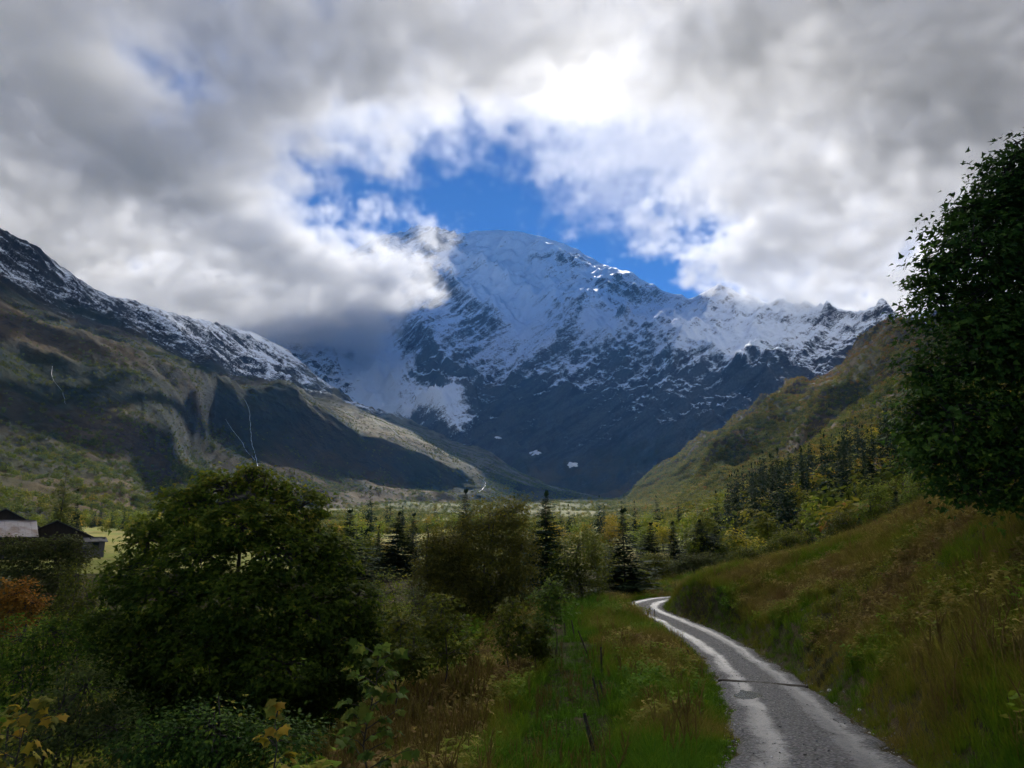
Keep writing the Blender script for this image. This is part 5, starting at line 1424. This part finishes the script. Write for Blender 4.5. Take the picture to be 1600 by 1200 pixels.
# ---------------------------------------------------------------- clouds: real volumes
def bspline_matrix(n_out, period, rs):
    """Weights that lift a random lattice (spacing = period cells) to n_out samples, cubic."""
    n_l = int(math.ceil(n_out / period)) + 4
    x = np.arange(n_out) / period
    i = np.floor(x).astype(int); f = x - i
    w = np.stack(((1 - f)**3, 3 * f**3 - 6 * f**2 + 4, -3 * f**3 + 3 * f**2 + 3 * f + 1, f**3), axis=1) / 6.0
    m = np.zeros((n_out, n_l), dtype=np.float32)
    for k in range(4): m[np.arange(n_out), i + k] += w[:, k]
    return m
def lattice_noise(shape, period, rs, squash=1.0):
    ms = [bspline_matrix(shape[k], period * (squash if k == 2 else 1.0), rs) for k in range(3)]
    lat = rs.standard_normal([m.shape[1] for m in ms]).astype(np.float32)
    a = np.tensordot(ms[0], lat, axes=(1, 0))
    a = np.tensordot(a, ms[1], axes=(1, 1))          # (x, z, y)
    a = np.tensordot(a, ms[2], axes=(1, 1))          # (x, y, z)
    return a / 0.45
def build_cloud(name, lo, hi, voxel, shape_fn, density, seed, label=None, aniso=0.55):
    n = [int(round((hi[k] - lo[k]) / voxel)) + 1 for k in range(3)]
    rs = np.random.default_rng(seed)
    xs = [np.linspace(lo[k], hi[k], n[k], dtype=np.float32) for k in range(3)]
    d = shape_fn(xs[0][:, None, None], xs[1][None, :, None], xs[2][None, None, :], n, rs, voxel)
    d = np.clip(d, 0, 1).astype(np.float32)
    d[0] = d[-1] = 0; d[:, 0] = d[:, -1] = 0; d[:, :, 0] = d[:, :, -1] = 0
    N = d.size
    me = bpy.data.meshes.new(name)
    me.vertices.add(N)
    at = me.attributes.new('dens', 'FLOAT', 'POINT')
    at.data.foreach_set('value', np.ascontiguousarray(d.transpose(2, 1, 0)).ravel())   # x fastest
    o = obj(name, me)
    g = bpy.data.node_groups.new(name + '_grid', 'GeometryNodeTree')
    g.interface.new_socket('Geometry', in_out='INPUT', socket_type='NodeSocketGeometry')
    g.interface.new_socket('Geometry', in_out='OUTPUT', socket_type='NodeSocketGeometry')
    N_ = lambda k, **kw: (lambda nd: [setattr(nd, a, b) for a, b in kw.items()] and nd or nd)(g.nodes.new(k))
    gi, go = N_('NodeGroupInput'), N_('NodeGroupOutput')
    vc = N_('GeometryNodeVolumeCube')
    vc.inputs['Min'].default_value = lo; vc.inputs['Max'].default_value = hi
    for k, ax in enumerate('XYZ'): vc.inputs['Resolution ' + ax].default_value = n[k]
    ps = N_('GeometryNodeInputPosition')
    sep = N_('ShaderNodeSeparateXYZ'); g.links.new(ps.outputs[0], sep.inputs[0])
    idx = []
    for k in range(3):
        m = N_('ShaderNodeMath', operation='MULTIPLY_ADD')
        s = (n[k] - 1) / (hi[k] - lo[k])
        g.links.new(sep.outputs[k], m.inputs[0]); m.inputs[1].default_value = s; m.inputs[2].default_value = -lo[k] * s
        r = N_('ShaderNodeMath', operation='ROUND'); g.links.new(m.outputs[0], r.inputs[0]); idx.append(r.outputs[0])
    a = N_('ShaderNodeMath', operation='MULTIPLY_ADD'); g.links.new(idx[2], a.inputs[0]); a.inputs[1].default_value = n[1]; g.links.new(idx[1], a.inputs[2])
    b = N_('ShaderNodeMath', operation='MULTIPLY_ADD'); g.links.new(a.outputs[0], b.inputs[0]); b.inputs[1].default_value = n[0]; g.links.new(idx[0], b.inputs[2])
    na = N_('GeometryNodeInputNamedAttribute', data_type='FLOAT'); na.inputs[0].default_value = 'dens'
    si = N_('GeometryNodeSampleIndex', data_type='FLOAT', domain='POINT')
    g.links.new(gi.outputs[0], si.inputs['Geometry'])
    g.links.new(na.outputs['Attribute'], si.inputs['Value'])
    g.links.new(b.outputs[0], si.inputs['Index'])
    g.links.new(si.outputs[0], vc.inputs['Density'])
    mt = NT(name)
    add = mt.n('ShaderNodeAddShader')                       # droplets: a broad lobe and a narrow forward one
    for i_, (g_, w_) in enumerate(((aniso, 0.992), (0.92, 0.008))):
        pv = mt.n('ShaderNodeVolumePrincipled')
        pv.inputs['Color'].default_value = (1, 1, 1, 1)
        pv.inputs['Anisotropy'].default_value = g_
        pv.inputs['Density'].default_value = density * w_
        pv.inputs['Density Attribute'].default_value = 'density'
        mt.l(pv.outputs[0], add.inputs[i_])
    mt.l(add.outputs[0], mt.out.inputs['Volume'])
    sm = N_('GeometryNodeSetMaterial'); sm.inputs['Material'].default_value = mt.m
    g.links.new(vc.outputs[0], sm.inputs[0]); g.links.new(sm.outputs[0], go.inputs[0])
    me.materials.append(mt.m)
    md = o.modifiers.new('volume', 'NODES'); md.node_group = g
    tag(o, label, kind='stuff')
    return o

def plane_pt(px, py, z):
    q = P(px, py, 1.0)
    return q[:2] * z / q[2]
def poly_sdf(X, Y, pl):
    """Signed distance in plan, negative inside."""
    d, _ = dist_poly(X, Y, np.vstack((pl, pl[:1])))
    ins = np.zeros(X.shape, dtype=bool)
    n = len(pl)
    for k in range(n):
        (ax, ay), (bx, by) = pl[k], pl[(k + 1) % n]
        c = (ay > Y) != (by > Y)
        ins ^= c & (X < (bx - ax) * (Y - ay) / (by - ay + 1e-12) + ax)
    return np.where(ins, -d, d)
GAP = np.array([plane_pt(px, py, 1150) for px, py in (
    (452, 222), (515, 182), (550, 205), (600, 262), (650, 238), (700, 218), (745, 238), (795, 238), (836, 290), (852, 332),
    (905, 352), (960, 345), (985, 395), (1030, 395), (1100, 372), (1130, 385), (1062, 425), (1035, 452), (1100, 470), (1180, 490),
    (1180, 590), (700, 590), (560, 572), (600, 545), (640, 520), (655, 490), (680, 450), (652, 428), (606, 392), (566, 356), (526, 326), (475, 288))])
GAP2 = np.array([plane_pt(px, py, 1100) for px, py in ((235, 20), (300, 10), (350, 115), (300, 140), (255, 95))])
def fractal(n, vx, rs, beta, longest, squash=1.0):
    """Noise with structure at every scale, from the longest wave down to the grid, unit variance."""
    kx, ky, kz = (np.fft.fftfreq(n[0], vx)[:, None, None], np.fft.fftfreq(n[1], vx)[None, :, None], np.fft.rfftfreq(n[2], vx)[None, None, :])
    k = np.sqrt(kx * kx + ky * ky + (kz * squash)**2).astype(np.float32)
    a = (k + 1.0 / longest)**(-beta / 2)
    a[0, 0, 0] = 0
    F = np.fft.rfftn(rs.standard_normal(n).astype(np.float32)).astype(np.complex64) * a
    f = np.fft.irfftn(F, s=n).astype(np.float32)
    return f / f.std()
def warped(f, n, vx, rs, period, amp):
    """Shear the field along a slow swirl so that puffs draw out into wisps."""
    ix = []
    for k in range(3):
        w = lattice_noise(n, period / vx, rs, 1.0) * (amp / vx) * (0.5 if k == 2 else 1.0)
        g = np.arange(n[k]).reshape([-1 if j == k else 1 for j in range(3)])
        ix.append(np.clip(np.rint(g + w), 0, n[k] - 1).astype(np.int32))
    f = f[ix[0], ix[1], ix[2]]
    for k in range(3):
        f = 0.7 * f + 0.15 * (np.roll(f, 1, k) + np.roll(f, -1, k))
    return f
def deck(x, y, z, n, rs, vx):
    wob = lattice_noise(n, 1300 / vx, rs, 1.0)
    f = warped(fractal(n, vx, rs, 3.35, 700.0, 0.8), n, vx, rs, 330, 95)
    f = np.clip(f, -2.2, 2.2) + 0.30 * fractal(n, vx, rs, 2.7, 110.0)
    X2, Y2 = np.broadcast_to(x[:, :, 0], (n[0], n[1])), np.broadcast_to(y[:, :, 0], (n[0], n[1]))
    hollow = poly_sdf(X2, Y2, GAP) / 300 - 0.25
    hollow = np.minimum(hollow, poly_sdf(X2, Y2, GAP2) / 240 + 0.1)[:, :, None]
    cz = 1210 - 170 * smooth(-250, -900, x) - 150 * smooth(1000, 1900, x) - 60 * smooth(2300, 1300, y)
    cz = cz + 55 * wob
    th = 115 + 75 * smooth(200, 700, x) * smooth(2600, 1800, y)
    lay = 1.0 - np.abs(z - cz) / th
    s = np.minimum(lay, np.minimum(hollow, 0.9)) + 0.36 * f
    s = np.maximum(s, 0.16 * smooth(0.5, 1.0, hollow) * smooth(0.0, 0.6, lay + 0.2 * f))
    d = smooth(0.0, 0.52, s) * (1 - smooth(4700, 5100, y))
    # cloud thinned to let sun into the valley, thickened to shade the foreground
    thin = smooth(1740, 2000, y) * smooth(2900, 2400, y) * np.exp(-((x - 280) / 560)**4)
    core = np.exp(-(np.hypot(x - 180, (y - 1725) * 0.9) / 130)**2)
    return d * (1 - 0.84 * thin) * (1 + 0.5 * core)
build_cloud('cloud', (-4300, 200, 720), (4300, 5200, 1560), 15.0, deck, 0.0088, 5, 'grey cloud deck with a gap over the valley', 0.12)
def high_bank(x, y, z, n, rs, vx):
    """A higher bank added beyond the gap to cast shade on the left flank."""
    f = warped(fractal(n, vx, rs, 3.4, 600.0, 0.8), n, vx, rs, 330, 90)
    ex, ey, ez = (x + 640) / 640, (y - 3420) / 720, (z - 2210) / 130
    s = 1.0 - (np.abs(ex)**3 + np.abs(ey)**3 + np.abs(ez)**2)**0.4 + 0.30 * f
    return smooth(0.0, 0.5, s)
build_cloud('cloud', (-1500, 2500, 1980), (200, 4400, 2440), 24.0, high_bank, 0.0024, 8, 'bright cloud bank higher up beyond the gap', 0.12)

def rear(x, y, z, n, rs, vx):
    """The same deck carried on unseen behind the eye, added for foreground light, with a few breaks."""
    f = 0.55 * lattice_noise(n, 900 / vx, rs, 1.0) + 0.4 * lattice_noise(n, 400 / vx, rs, 1.0) + 0.25 * lattice_noise(n, 190 / vx, rs, 1.0)
    lay = 1.0 - np.abs(z - 1130 - 40 * np.sin(x / 700)) / 125
    s = np.minimum(lay, 0.75) + 0.5 * f
    return smooth(0.0, 0.6, s) * smooth(260, 120, y) * 0.7
build_cloud('cloud', (-4300, -4200, 860), (4300, 300, 1420), 50.0, rear, 0.0095, 9, 'cloud deck going on unseen overhead, added for foreground light', 0.12)

# ---------------------------------------------------------------- the air of the valley
mt = NT('haze')
pv = mt.n('ShaderNodeVolumePrincipled')
pv.inputs['Color'].default_value = (0.14, 0.42, 1.0, 1)
pv.inputs['Density'].default_value = 0.000023
pv.inputs['Anisotropy'].default_value = 0.2
pv.inputs['Density Attribute'].default_value = ''
mt.l(pv.outputs[0], mt.out.inputs['Volume'])
bm = bmesh.new(); bmesh.ops.create_cube(bm, size=1.0)
me = bpy.data.meshes.new('haze'); bm.to_mesh(me); bm.free(); me.materials.append(mt.m)
hz = obj('haze', me); hz.scale = (13000, 14000, 2560); hz.location = (0, 2000, 2560 / 2 - 30)
tag(hz, 'thin blue air filling the valley', kind='stuff')
